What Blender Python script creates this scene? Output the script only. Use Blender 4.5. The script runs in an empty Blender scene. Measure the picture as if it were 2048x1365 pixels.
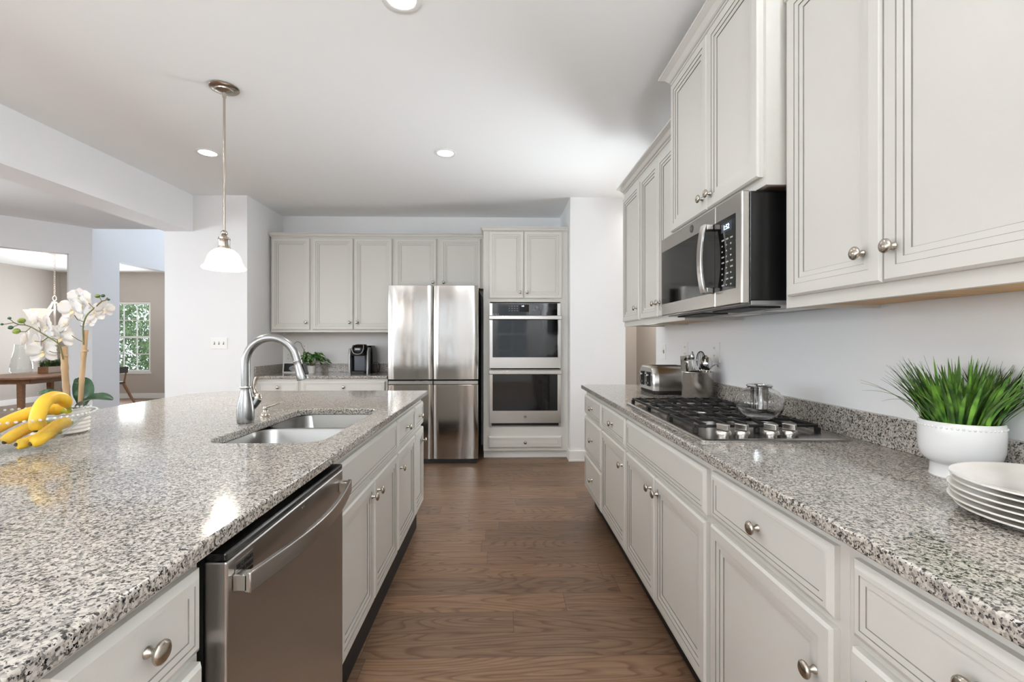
import bpy, bmesh, math, random
from mathutils import Matrix, Vector, Euler
random.seed(7)
PI = math.pi
SC = bpy.context.scene
COL = SC.collection

# ---------------------------------------------------------------- camera, world, light, exposure
cam_d = bpy.data.cameras.new('camera'); cam = bpy.data.objects.new('camera', cam_d); COL.objects.link(cam)
cam_d.sensor_width = 36; cam_d.lens = 16; cam_d.clip_start = 0.02; cam_d.clip_end = 200
cam.location = (0, 0, 1.25); cam.rotation_euler = (PI/2, 0, math.radians(-1.4))
SC.camera = cam
w = bpy.data.worlds.new('sky'); SC.world = w; w.use_nodes = True
bg = w.node_tree.nodes['Background']; bg.inputs['Color'].default_value = (0.80, 0.90, 1.0, 1); bg.inputs['Strength'].default_value = 2.1
SC.view_settings.view_transform = 'Standard'; SC.view_settings.look = 'None'
SC.view_settings.exposure = 0.16; SC.view_settings.gamma = 1.0; SC.view_settings.use_curve_mapping = False
SC.cycles.max_bounces = 10; SC.cycles.diffuse_bounces = 6; SC.cycles.glossy_bounces = 5
SC.cycles.transmission_bounces = 8; SC.cycles.transparent_max_bounces = 12
SC.cycles.caustics_reflective = False; SC.cycles.caustics_refractive = False
SC.cycles.sample_clamp_indirect = 6.0

def area(name, loc, rot, sx, sy, power, col=(1, 1, 1), shape='RECTANGLE'):
    d = bpy.data.lights.new(name, 'AREA'); d.shape = shape; d.size = sx; d.size_y = sy
    d.energy = power; d.color = col
    o = bpy.data.objects.new(name, d); COL.objects.link(o); o.location = loc; o.rotation_euler = rot
    return o
DAY = (0.90, 0.955, 1.0)
# daylight through the windows behind the camera (rear wall), in the left wall, the foyer and the dining room, plus unseen fill lights
area('rear_window_daylight', (-5.4, -4.12, 1.45), (PI/2+.12, 0, 0), 1.8, 1.7, 28, DAY)
area('left_window_daylight', (-7.02, 0.2, 1.5), (PI/2+.25, 0, -PI/2), 2.2, 1.7, 54, DAY)
area('left_window_daylight', (-7.02, -2.4, 1.5), (PI/2+.25, 0, -PI/2), 1.6, 1.7, 40, DAY)
for x_, e_ in ((.36, 480), (-3.85, 540)):      # added fill, aimed up from the rear wall to brighten the ceiling
    a = area('rear_ceiling_fill', (x_, -4.1, 1.45), (PI/2+.88, 0, 0), .95, 1.9, e_, DAY); a.data.spread = math.radians(85)
a = area('hall_fill', (1.82, 4.10, 1.35), (PI/2+.35, 0, PI/2+.54), .9, 1.6, 37, DAY); a.data.spread = math.radians(110)  # unseen fill added in the hall for the back ceiling; no window here
a = area('family_ceiling_fill', (-7.0, 2.9, 1.45), (PI/2+.75, 0, -PI/2), 1.2, 1.7, 38, DAY); a.data.spread = math.radians(120)  # added fill aimed up to lift the family room ceiling and diagonal wall
area('foyer_window_daylight', (-4.2, 9.9, 3.4), (PI/2, 0, PI), 1.6, 1.4, 42, (0.80, 0.88, 1.0))
area('dining_window_daylight', (-8.1, 10.0, 1.35), (PI/2, 0, PI), 0.8, 1.4, 58, DAY)
area('hall_fill', (1.58, 4.9, 2.6), (0, 0, 0), 0.3, 0.6, 22, (1, 0.96, 0.9))  # added downward fill that brightens the beige hall walls

# ---------------------------------------------------------------- materials
def lin(h):
    h = h.lstrip('#'); r = [int(h[i:i+2], 16)/255 for i in (0, 2, 4)]
    return tuple(c/12.92 if c <= .04045 else ((c+.055)/1.055)**2.4 for c in r) + (1,)
def mat(name, col='#ffffff', rough=.5, metal=0., spec=.5, coat=0., trans=0., ior=1.45, emit=None, estr=0., sub=0., aniso=0., alpha=1.):
    m = bpy.data.materials.new(name); m.use_nodes = True
    b = m.node_tree.nodes['Principled BSDF']; i = b.inputs
    i['Base Color'].default_value = lin(col) if isinstance(col, str) else col
    i['Roughness'].default_value = rough; i['Metallic'].default_value = metal
    i['Specular IOR Level'].default_value = spec; i['Coat Weight'].default_value = coat
    i['Transmission Weight'].default_value = trans; i['IOR'].default_value = ior
    i['Coat Roughness'].default_value = .05; i['Alpha'].default_value = alpha
    i['Anisotropic'].default_value = aniso
    if sub: i['Subsurface Weight'].default_value = sub; i['Subsurface Scale'].default_value = .02
    if emit: i['Emission Color'].default_value = lin(emit); i['Emission Strength'].default_value = estr
    return m
def nt(m): return m.node_tree.nodes, m.node_tree.links, m.node_tree.nodes['Principled BSDF']
def coords(m, kind='Object', scale=(1, 1, 1), rot=(0, 0, 0)):
    n, l, b = nt(m); t = n.new('ShaderNodeTexCoord'); mp = n.new('ShaderNodeMapping')
    mp.inputs['Scale'].default_value = scale; mp.inputs['Rotation'].default_value = rot
    l.new(t.outputs[kind], mp.inputs['Vector']); return mp.outputs['Vector']
def noise(m, vec, scale, detail=3, rough=.5):
    n, l, b = nt(m); t = n.new('ShaderNodeTexNoise'); t.inputs['Scale'].default_value = scale
    t.inputs['Detail'].default_value = detail; t.inputs['Roughness'].default_value = rough
    l.new(vec, t.inputs['Vector']); return t.outputs['Fac']
def ramp(m, fac, stops, interp='LINEAR'):
    n, l, b = nt(m); r = n.new('ShaderNodeValToRGB'); r.color_ramp.interpolation = interp
    e = r.color_ramp.elements
    while len(e) < len(stops): e.new(.5)
    for k, (p, c) in enumerate(stops):
        e[k].position = p; e[k].color = lin(c) if isinstance(c, str) else c
    l.new(fac, r.inputs['Fac']); return r.outputs['Color']
def mix(m, fac, a, b2, mode='MIX'):
    n, l, b = nt(m); x = n.new('ShaderNodeMix'); x.data_type = 'RGBA'; x.blend_type = mode
    if isinstance(fac, (int, float)): x.inputs[0].default_value = fac
    else: l.new(fac, x.inputs[0])
    for s, v in ((x.inputs[6], a), (x.inputs[7], b2)):
        if isinstance(v, str): s.default_value = lin(v)
        elif isinstance(v, tuple): s.default_value = v
        else: l.new(v, s)
    return x.outputs[2]
def bump(m, h, strength=.2, dist=.002):
    n, l, b = nt(m); x = n.new('ShaderNodeBump'); x.inputs['Strength'].default_value = strength
    x.inputs['Distance'].default_value = dist; l.new(h, x.inputs['Height']); l.new(x.outputs['Normal'], b.inputs['Normal'])
def setc(m, sock): n, l, b = nt(m); l.new(sock, b.inputs['Base Color'])

M = {}
def paint(name, col, rough=.6, spec=.3):
    m = mat(name, col, rough, spec=spec); f = noise(m, coords(m), 220, 2)
    bump(m, f, .06, .001); M[name] = m
paint('wall', '#f0f1f2'); paint('ceiling', '#f3f4f4', .8); paint('beige', '#bcb5ae', .65); paint('trim', '#eeeeec', .4)
paint('cabinet', '#d4d2cc', .32, .45)
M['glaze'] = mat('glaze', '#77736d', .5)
M['maple'] = mat('maple', '#c79a5e', .45)
f = noise(M['maple'], coords(M['maple'], scale=(30, 1.5, 30)), 2.0, 5)
setc(M['maple'], ramp(M['maple'], f, [(.3, '#b58a50'), (.7, '#d3aa70')]))

# granite: light crystals, warm grey clouding and dark flecks
g = mat('granite', rough=.09, spec=.55); M['granite'] = g
v = coords(g)
n, l, b = nt(g)
vo = n.new('ShaderNodeTexVoronoi'); vo.inputs['Scale'].default_value = 240; l.new(v, vo.inputs['Vector'])
sep = n.new('ShaderNodeSeparateColor'); l.new(vo.outputs['Color'], sep.inputs['Color'])
cells = ramp(g, sep.outputs[0], [(0, '#8b8987'), (.10, '#aeaca9'), (.26, '#c8c6c3'), (.5, '#dad8d5'), (.74, '#ebe9e6')], 'CONSTANT')
n1 = noise(g, v, 135, 3, .6); n2 = noise(g, v, 14, 3, .55); n3 = noise(g, v, 190, 2, .6)
dark = ramp(g, n1, [(.56, (0, 0, 0, 1)), (.62, (1, 1, 1, 1))])
c1 = mix(g, dark, cells, '#504f4f')
blk = ramp(g, n3, [(.595, (0, 0, 0, 1)), (.63, (1, 1, 1, 1))])
c2 = mix(g, blk, c1, '#222223')
warm = ramp(g, n2, [(.35, '#d9d3cb'), (.65, '#cec9c3')])
setc(g, mix(g, 1.0, c2, warm, 'MULTIPLY'))

# hardwood planks running across the aisle
m = mat('hardwood', rough=.36, spec=.4); M['hardwood'] = m
n, l, b = nt(m); v = coords(m)
PW = .15
sx = n.new('ShaderNodeSeparateXYZ'); l.new(v, sx.inputs[0])
def mth(op, a, b_=None):
    q = n.new('ShaderNodeMath'); q.operation = op
    for k, val in enumerate((a, b_)):
        if val is None: continue
        if isinstance(val, (int, float)): q.inputs[k].default_value = val
        else: l.new(val, q.inputs[k])
    return q.outputs[0]
rowi = mth('FLOOR', mth('DIVIDE', sx.outputs['Y'], PW)); wn = n.new('ShaderNodeTexWhiteNoise'); wn.noise_dimensions = '1D'; l.new(rowi, wn.inputs['W'])
cx_ = n.new('ShaderNodeCombineXYZ'); l.new(mth('ADD', sx.outputs['X'], mth('MULTIPLY', wn.outputs['Value'], 5.0)), cx_.inputs[0]); l.new(sx.outputs['Y'], cx_.inputs[1])
br = n.new('ShaderNodeTexBrick'); l.new(cx_.outputs[0], br.inputs['Vector'])
br.inputs['Scale'].default_value = 1; br.inputs['Brick Width'].default_value = 1.35; br.inputs['Row Height'].default_value = PW
br.inputs['Mortar Size'].default_value = .0011; br.inputs['Mortar Smooth'].default_value = .1; br.inputs['Bias'].default_value = 0
br.offset = 0
br.inputs['Color1'].default_value = (0, 0, 0, 1); br.inputs['Color2'].default_value = (1, 1, 1, 1); br.inputs['Mortar'].default_value = (.5, .5, .5, 1)
tone = ramp(m, br.outputs['Color'], [(0, '#76604e'), (.5, '#826853'), (1, '#8d725a')])
vg = coords(m, scale=(1.2, 16, 1))
n, l, b = nt(m)
off = n.new('ShaderNodeVectorMath'); off.operation = 'MULTIPLY_ADD'
l.new(br.outputs['Color'], off.inputs[0]); off.inputs[1].default_value = (7, 13, 0); l.new(vg, off.inputs[2])
gr = noise(m, off.outputs[0], 3.2, 7, .62)
grain = ramp(m, gr, [(.30, '#c4b8b0'), (.5, '#e8e2dd'), (.68, '#ffffff')])
c = mix(m, .8, tone, grain, 'MULTIPLY')
# growth rings: contour lines of a stretched soft noise, shifted from plank to plank
off2 = n.new('ShaderNodeVectorMath'); off2.operation = 'MULTIPLY_ADD'; l.new(br.outputs['Color'], off2.inputs[0]); off2.inputs[1].default_value = (11, 17, 3)
l.new(coords(m, scale=(.9, 5.5, 1)), off2.inputs[2])
fld = noise(m, off2.outputs[0], 1.0, 1.5, .35)
def mth2(op, a, b_):
    q = n.new('ShaderNodeMath'); q.operation = op
    for k, val in enumerate((a, b_)):
        if isinstance(val, (int, float)): q.inputs[k].default_value = val
        else: l.new(val, q.inputs[k])
    return q.outputs[0]
rg = mth2('FRACT', mth2('MULTIPLY', fld, 30.0), 0)
ringc = ramp(m, rg, [(0, '#c0aca0'), (.10, '#d6c6bc'), (.35, '#ffffff'), (.90, '#ffffff'), (1, '#c0aca0')])
c = mix(m, .75, c, ringc, 'MULTIPLY')
setc(m, mix(m, br.outputs['Fac'], c, '#4a362c'))
bump(m, gr, .05, .001)
nr = ramp(m, gr, [(.3, (.42, .42, .42, 1)), (.7, (.30, .30, .30, 1))]); l.new(nr, b.inputs['Roughness'])

def steel(name, col, rough, scale, strength=.02, aniso=0.):
    m = mat(name, col, rough, 1., aniso=aniso); f = noise(m, coords(m, scale=scale), 1., 4, .6)
    n, l, b = nt(m); r = ramp(m, f, [(.3, (rough-.02,)*3+(1,)), (.7, (rough+.025,)*3+(1,))]); l.new(r, b.inputs['Roughness'])
    if aniso:
        t = n.new('ShaderNodeTangent'); t.direction_type = 'RADIAL'; t.axis = 'Z'; l.new(t.outputs[0], b.inputs['Tangent'])
    M[name] = m
steel('stainless', '#bdb9b4', .25, (5, 5, 1800), aniso=.5)
steel('dark_stainless', '#b7b4b1', .30, (4, 4, 1800), aniso=.5)
M['sink_steel'] = mat('sink_steel', '#8f8e8c', .3, 1.); m = mat('crock_steel', '#cfccc8', .26, 1., aniso=.75); M['crock_steel'] = m
_t = m.node_tree.nodes.new('ShaderNodeTangent'); _t.direction_type = 'RADIAL'; _t.axis = 'Z'; m.node_tree.links.new(_t.outputs[0], m.node_tree.nodes['Principled BSDF'].inputs['Tangent'])
M['nickel'] = mat('nickel', '#b9b1a6', .24, 1.); M['satin'] = mat('satin', '#9d9d9c', .25, 1.)
# gentle ripples in the refrigerator's sheet metal
m = M['stainless'].copy(); m.name = 'fridge_steel'; M['fridge_steel'] = m
m.node_tree.nodes['Principled BSDF'].inputs['Base Color'].default_value = lin('#b3afaa')
m.node_tree.nodes['Principled BSDF'].inputs['Anisotropic'].default_value = .3
f = noise(m, coords(m, scale=(7, 7, .9)), 1., 1, .4); bump(m, f, .32, .02)
for lk in list(m.node_tree.links):
    if lk.to_socket.name == 'Roughness': m.node_tree.links.remove(lk)
m.node_tree.nodes['Principled BSDF'].inputs['Roughness'].default_value = .13
M['chrome'] = mat('chrome', '#d8d8d8', .07, 1.)
M['black_glass'] = mat('black_glass', '#0d0d0d', .05, spec=.42)
M['black_plastic'] = mat('black_plastic', '#131313', .22, spec=.5)
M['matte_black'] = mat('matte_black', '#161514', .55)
M['iron'] = mat('iron', '#1c1a19', .5, spec=.4)
cg = bpy.data.materials.new('clear_glass'); cg.use_nodes = True; M['clear_glass'] = cg
_n = cg.node_tree.nodes; _l = cg.node_tree.links; _n.remove(_n['Principled BSDF'])
_t = _n.new('ShaderNodeBsdfTransparent'); _t.inputs[0].default_value = (.965, .975, .97, 1); _g = _n.new('ShaderNodeBsdfGlossy'); _g.inputs['Roughness'].default_value = .03
_f = _n.new('ShaderNodeLayerWeight'); _f.inputs[0].default_value = .5; _p = _n.new('ShaderNodeMath'); _p.operation = 'POWER'; _p.inputs[1].default_value = 3.5
_q = _n.new('ShaderNodeMath'); _q.operation = 'MULTIPLY_ADD'; _q.inputs[1].default_value = .45; _q.inputs[2].default_value = .035
_l.new(_f.outputs['Facing'], _p.inputs[0]); _l.new(_p.outputs[0], _q.inputs[0]); _m = _n.new('ShaderNodeMixShader')
_l.new(_q.outputs[0], _m.inputs[0]); _l.new(_t.outputs[0], _m.inputs[1]); _l.new(_g.outputs[0], _m.inputs[2]); _l.new(_m.outputs[0], _n['Material Output'].inputs['Surface'])
M['bead_glass'] = mat('bead_glass', '#f2f4f4', .06, spec=.8, alpha=.55)
M['glass'] = mat('glass', '#ffffff', .0, trans=1., ior=1.45)
M['ceramic'] = mat('ceramic', '#e3e3e2', .12, spec=.5, coat=.3)
M['matte_ceramic'] = mat('matte_ceramic', '#eeeae4', .4)
M['plate'] = mat('plate', '#efeae3', .1, spec=.5, coat=.4)
M['plastic'] = mat('plastic', '#f0f0ee', .3)
M['slot'] = mat('slot', '#55524e', .6)
M['grey_plastic'] = mat('grey_plastic', '#8f8f8f', .3, .5)
M['tank'] = mat('tank', '#343b45', .12, spec=.5)
M['gasket'] = mat('gasket', '#0a0a0a', .7)
M['shade_glass'] = mat('shade_glass', '#f4f2ee', .25, sub=.3, emit='#fffcf6', estr=.55)
M['bulb'] = mat('bulb', '#ffffff', .3, emit='#fff8ee', estr=14)
M['lens'] = mat('lens', '#ffffff', .3, emit='#fffaf2', estr=9)
M['digits'] = mat('digits', '#c8e6ff', .3, emit='#cfeaff', estr=3.5)
M['print'] = mat('print', '#a9a9a6', .4); M['print_dim'] = mat('print_dim', '#77777a', .4)
M['logo_grey'] = mat('logo_grey', '#6f6c69', .3, .8)
M['soil'] = mat('soil', '#3a2e25', .9)
def two_tone(name, a, bcol, scale, rough=.4, sub=0., lo=.35, hi=.65, stretch=(1, 1, 1)):
    m = mat(name, a, rough, sub=sub); f = noise(m, coords(m, scale=stretch), scale, 3)
    setc(m, ramp(m, f, [(lo, a), (hi, bcol)])); M[name] = m
two_tone('leaf', '#1f3d22', '#35573a', 12, .3); two_tone('grass', '#2a5218', '#6c9a35', 30, .4)
two_tone('dark_grass', '#27421c', '#55762f', 30, .45); two_tone('pothos', '#2c5f1c', '#5d9433', 22, .35)
two_tone('banana', '#d6a41c', '#e6bc36', 9, .42, .05); M['banana_tip'] = mat('banana_tip', '#4a3a1c', .7)
M['banana_green'] = mat('banana_green', '#a5a832', .45)
two_tone('bamboo', '#927553', '#b3946e', 40, .5, stretch=(1, 1, .2)); two_tone('stem', '#4b5a2a', '#6a5b30', 30, .5)
two_tone('bud', '#8f9a3a', '#55682f', 40, .45)
M['petal'] = mat('petal', '#ece7e3', .45, sub=.15); M['lip'] = mat('lip', '#efd9a8', .45)
two_tone('walnut', '#8b6448', '#a47d5f', 6, .4, stretch=(3, 14, 14)); M['seat_pad'] = mat('seat_pad', '#5a5a58', .8)
M['ivory_metal'] = mat('ivory_metal', '#d6ccc0', .35, .4)
two_tone('hedge', '#4b6a3d', '#93ae7c', 3, .6)
M['lawn'] = mat('lawn', '#86a560', .9)

# ---------------------------------------------------------------- mesh helpers
class MB:
    def __init__(s): s.v = []; s.f = []; s.m = []
    def add(s, vs, fs, m=0, T=None):
        o = len(s.v)
        s.v += [tuple(T @ Vector(p)) if T else tuple(p) for p in vs]
        for q in fs: s.f.append([o+i for i in q]); s.m.append(m)
        return s
    def box(s, x0, x1, y0, y1, z0, z1, m=0, T=None):
        return s.add([(x0,y0,z0),(x1,y0,z0),(x1,y1,z0),(x0,y1,z0),(x0,y0,z1),(x1,y0,z1),(x1,y1,z1),(x0,y1,z1)],
                     [(0,3,2,1),(4,5,6,7),(0,1,5,4),(1,2,6,5),(2,3,7,6),(3,0,4,7)], m, T)
    def lathe(s, prof, n=24, T=None, m=0, cap=True, wave=None):
        vs = []; fs = []; k = len(prof)
        for j in range(n):
            a = 2*PI*j/n
            for (r, z) in prof:
                rr = r*(1+wave(a)) if wave else r
                vs.append((rr*math.cos(a), rr*math.sin(a), z))
        for j in range(n):
            j2 = (j+1) % n
            for i in range(k-1): fs.append((j*k+i, j2*k+i, j2*k+i+1, j*k+i+1))
        if cap:
            if prof[0][0] > 1e-5: fs.append(tuple(j*k for j in range(n))[::-1])
            if prof[-1][0] > 1e-5: fs.append(tuple(j*k+k-1 for j in range(n)))
        return s.add(vs, fs, m, T)
    def tube(s, pts, r, n=10, m=0, T=None, cap=True, squash=1.):
        pts = [Vector(p) for p in pts]; N = len(pts)
        rs = r if isinstance(r, (list, tuple)) else [r]*N
        vs = []; fs = []
        t0 = (pts[1]-pts[0]).normalized()
        u = t0.orthogonal().normalized(); 
        for i in range(N):
            t = (pts[min(i+1, N-1)]-pts[max(i-1, 0)]).normalized()
            u = (u - t*u.dot(t)).normalized(); wv = t.cross(u)
            for j in range(n):
                a = 2*PI*j/n; vs.append(pts[i]+u*(rs[i]*math.cos(a))+wv*(rs[i]*squash*math.sin(a)))
        for i in range(N-1):
            for j in range(n):
                j2 = (j+1) % n; fs.append((i*n+j, i*n+j2, (i+1)*n+j2, (i+1)*n+j))
        if cap: fs.append(tuple(range(n))[::-1]); fs.append(tuple((N-1)*n+j for j in range(n)))
        return s.add(vs, fs, m, T)
    def rings(s, rings, m=0, T=None, cap0=True, cap1=True, ms=None):
        n = len(rings[0]); vs = [p for r in rings for p in r]; o = len(s.v)
        s.v += [tuple(T @ Vector(p)) if T else tuple(p) for p in vs]
        for i in range(len(rings)-1):
            for j in range(n):
                j2 = (j+1) % n; s.f.append([o+i*n+j, o+i*n+j2, o+(i+1)*n+j2, o+(i+1)*n+j]); s.m.append(ms[i] if ms else m)
        if cap0: s.f.append([o+j for j in range(n)][::-1]); s.m.append(ms[0] if ms else m)
        if cap1: s.f.append([o+(len(rings)-1)*n+j for j in range(n)]); s.m.append(m)
        return s
    def prism(s, poly, z0, z1, m=0, T=None):
        n = len(poly); vs = [(x, y, z0) for x, y in poly]+[(x, y, z1) for x, y in poly]
        fs = [tuple(range(n))[::-1], tuple(range(n, 2*n))]+[(i, (i+1) % n, n+(i+1) % n, n+i) for i in range(n)]
        return s.add(vs, fs, m, T)
    def build(s, name, mats, parent=None, smooth=None, bevel=0., loc=(0,0,0), rot=None, solid=0., sub=0):
        me = bpy.data.meshes.new(name); me.from_pydata(s.v, [], s.f)
        if not isinstance(mats, (list, tuple)): mats = [mats]
        for k in mats: me.materials.append(M[k] if isinstance(k, str) else k)
        for p, i in zip(me.polygons, s.m): p.material_index = i
        bm = bmesh.new(); bm.from_mesh(me); bmesh.ops.recalc_face_normals(bm, faces=bm.faces); bm.to_mesh(me); bm.free()
        o = bpy.data.objects.new(name, me); COL.objects.link(o); o.location = loc
        if rot: o.rotation_euler = rot
        if parent: o.parent = parent
        if smooth:
            for p in me.polygons: p.use_smooth = True
            me.set_sharp_from_angle(angle=math.radians(smooth))
        if bevel:
            b = o.modifiers.new('bevel', 'BEVEL'); b.width = bevel; b.segments = 2; b.limit_method = 'ANGLE'; b.angle_limit = math.radians(40)
        if solid: q = o.modifiers.new('solid', 'SOLIDIFY'); q.thickness = solid; q.offset = 0
        if sub: q = o.modifiers.new('sub', 'SUBSURF'); q.levels = sub; q.render_levels = sub
        return o
def T(x=0, y=0, z=0, rx=0, ry=0, rz=0): return Matrix.Translation((x, y, z)) @ Euler((rx, ry, rz)).to_matrix().to_4x4()
def tag(o, label=None, cat=None, group=None, kind=None):
    if label: o['label'] = label
    if cat: o['category'] = cat
    if group: o['group'] = group
    if kind: o['kind'] = kind
    return o
def thing(name, label, cat, loc=(0,0,0), rz=0, group=None):
    o = bpy.data.objects.new(name, None); COL.objects.link(o); o.location = loc; o.rotation_euler = (0, 0, rz); o.empty_display_size = .05
    return tag(o, label, cat, group)
def struct(name, mb, m, **k):
    o = mb.build(name, m, **k); o['kind'] = 'structure'; return o
def text(name, body, size, m, parent, loc, rot=(PI/2, 0, 0), depth=.0004, align='CENTER'):
    c = bpy.data.curves.new(name, 'FONT'); c.body = body; c.size = size; c.extrude = depth; c.align_x = align; c.align_y = 'CENTER'
    o = bpy.data.objects.new(name, c); COL.objects.link(o)
    dg = bpy.context.evaluated_depsgraph_get(); me = bpy.data.meshes.new_from_object(o.evaluated_get(dg))
    bpy.data.objects.remove(o); o = bpy.data.objects.new(name, me); COL.objects.link(o)
    me.materials.clear(); me.materials.append(M[m]); o.parent = parent; o.location = loc; o.rotation_euler = rot
    return o
def rrect(x0, x1, y0, y1, r, n=5):
    p = []
    for cx, cy, a0 in ((x1-r, y1-r, 0), (x0+r, y1-r, PI/2), (x0+r, y0+r, PI), (x1-r, y0+r, 1.5*PI)):
        for k in range(n+1):
            a = a0+PI/2*k/n; p.append((cx+r*math.cos(a), cy+r*math.sin(a)))
    return p
def arc(c, r, a0, a1, n, axis='xz'):
    out = []
    for k in range(n+1):
        a = a0+(a1-a0)*k/n; q = (r*math.cos(a), r*math.sin(a))
        out.append((c[0]+q[0], c[1], c[2]+q[1]) if axis == 'xz' else (c[0], c[1]+q[0], c[2]+q[1]))
    return out
def smooth_path(ps, n=6):
    ps = [Vector(p) for p in ps]; out = []
    for i in range(len(ps)-1):
        p0 = ps[max(i-1, 0)]; p1 = ps[i]; p2 = ps[i+1]; p3 = ps[min(i+2, len(ps)-1)]
        for k in range(n):
            t = k/n
            out.append(.5*((2*p1)+(p2-p0)*t+(2*p0-5*p1+4*p2-p3)*t*t+(3*p1-p0-3*p2+p3)*t**3))
    return out+[ps[-1]]

# ---------------------------------------------------------------- the room shell
CH = 2.743
struct('floor', MB().box(-9.8, 2.4, -4.4, 10.4, -.12, 0), 'hardwood')
struct('ceiling', MB().box(-9.8, 2.4, -4.4, 6.19, CH, CH+.1).box(-9.8, -5.45, 6.19, 10.4, CH, CH+.1).box(-2.9, 2.4, 6.19, 6.5, CH, CH+.1), 'ceiling')
struct('trim_1', MB().box(-3.43, -3.146, -4.3, 4.73, 2.37, CH), 'wall')            # dropped beam
struct('wall_back', MB().box(-2.7, .85, 5.5, 5.62, 0, CH), 'wall')
struct('wall_back_left', MB().box(-3.43, -2.6, 4.73, 5.62, 0, CH), 'wall')           # stub wall left of the back run
struct('wall_back_right', MB().box(.72, 1.297, 4.71, 5.62, 0, CH), 'wall')
struct('wall_right', MB().box(1.24, 1.36, -4.3, 3.61, 0, CH), 'wall')
struct('wall_hall_back', MB().box(1.0, 2.0, 6.2, 6.3, 0, CH), 'beige')
struct('wall_hall_right', MB().box(1.86, 1.96, 3.4, 6.2, 0, CH), 'beige')
struct('wall_hall_near', MB().box(1.36, 1.96, 3.3, 3.4, 0, CH), 'beige')
struct('wall_hall_left', MB().box(1.20, 1.297, 5.62, 6.2, 0, CH), 'beige')
def holed_wall(name, T_, L, H, th, holes, m):
    """wall along local x, thickness along y, with rectangular holes (x0,x1,z0,z1)"""
    mb = MB(); x = 0
    for (a, b_, z0, z1) in sorted(holes):
        if a > x: mb.box(x, a, 0, th, 0, H, 0, T_)
        if z0 > 0: mb.box(a, b_, 0, th, 0, z0, 0, T_)
        if z1 < H: mb.box(a, b_, 0, th, z1, H, 0, T_)
        x = b_
    if x < L: mb.box(x, L, 0, th, 0, H, 0, T_)
    return struct(name, mb, m)
def house_window(name, T_, w_, h_, cols, rows, glass=True):
    """double-hung window: local x across, z up, y depth"""
    root = bpy.data.objects.new(name, None); COL.objects.link(root); root['kind'] = 'structure'; root.matrix_world = T_
    f = MB(); t = .045
    f.box(0, t, .0, .09, 0, h_).box(w_-t, w_, .0, .09, 0, h_).box(t, w_-t, .0, .09, 0, t).box(t, w_-t, .0, .09, h_-t, h_).box(t, w_-t, .02, .07, h_/2-.022, h_/2+.022)
    for i in range(1, cols): x = t+(w_-2*t)*i/cols; f.box(x-.009, x+.009, .03, .05, t, h_-t)
    for k in range(2):
        z0 = t if k == 0 else h_/2+.022; z1 = h_/2-.022 if k == 0 else h_-t
        for i in range(1, rows): z = z0+(z1-z0)*i/rows; f.box(t, w_-t, .03, .05, z-.009, z+.009)
    f.build('window_frame', 'trim', root)
    MB().box(-.03, w_+.03, -.035, .0, -.035, 0).box(-.015, w_+.015, -.012, 0, -.09, -.035).build('window_sill', 'trim', root)
    if glass:
        g = MB().box(t, w_-t, .037, .041, t, h_-t).build('window_pane', 'pane', root)
    return root
pm = bpy.data.materials.new('pane'); pm.use_nodes = True; M['pane'] = pm
n = pm.node_tree.nodes; l = pm.node_tree.links; n.remove(n['Principled BSDF'])
tr = n.new('ShaderNodeBsdfTransparent'); gl = n.new('ShaderNodeBsdfGlossy'); gl.inputs['Roughness'].default_value = .02
mx = n.new('ShaderNodeMixShader'); mx.inputs[0].default_value = .06
l.new(tr.outputs[0], mx.inputs[1]); l.new(gl.outputs[0], mx.inputs[2]); l.new(mx.outputs[0], n['Material Output'].inputs['Surface'])

# rear wall (behind the camera) and left wall of the family room, with windows
holed_wall('wall_rear', T(-7.2, -4.3, 0), 8.5, CH, .12, [(.9, 2.7, .6, 2.3), (2.85, 3.85, .45, 2.45), (4.90, 5.75, .45, 2.45), (5.98, 6.36, .45, 2.45), (7.05, 8.05, .45, 2.45)], 'wall')
house_window('window_2', T(-6.3, -4.27, .6), 1.8, 1.7, 3, 2); house_window('added_window_8', T(-4.35, -4.27, .45), 1.0, 2.0, 2, 2); house_window('added_window_9', T(-.15, -4.27, .45), 1.0, 2.0, 2, 2)  # the two tall ones are added, unseen, to go with the ceiling fills
house_window('window_3', T(-2.30, -4.27, .45), .85, 2.0, 2, 2); house_window('window_4', T(-1.22, -4.27, .45), .38, 2.0, 1, 2)
holed_wall('wall_left', T(-7.1, -4.3, 0, rz=PI/2), 8.5, CH, .12, [(1.1, 2.7, .65, 2.35), (3.4, 5.6, .65, 2.35), (6.55, 7.85, .65, 2.35)], 'wall')
house_window('window_5', T(-7.12, -3.2, .65, rz=PI/2), 1.6, 1.7, 3, 2); house_window('added_window_10', T(-7.12, 2.25, .65, rz=PI/2), 1.3, 1.7, 2, 2); house_window('window_6', T(-7.12, -.9, .65, rz=PI/2), 2.2, 1.7, 3, 2)  # the narrowest one is added, unseen, to go with the family room fill
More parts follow.
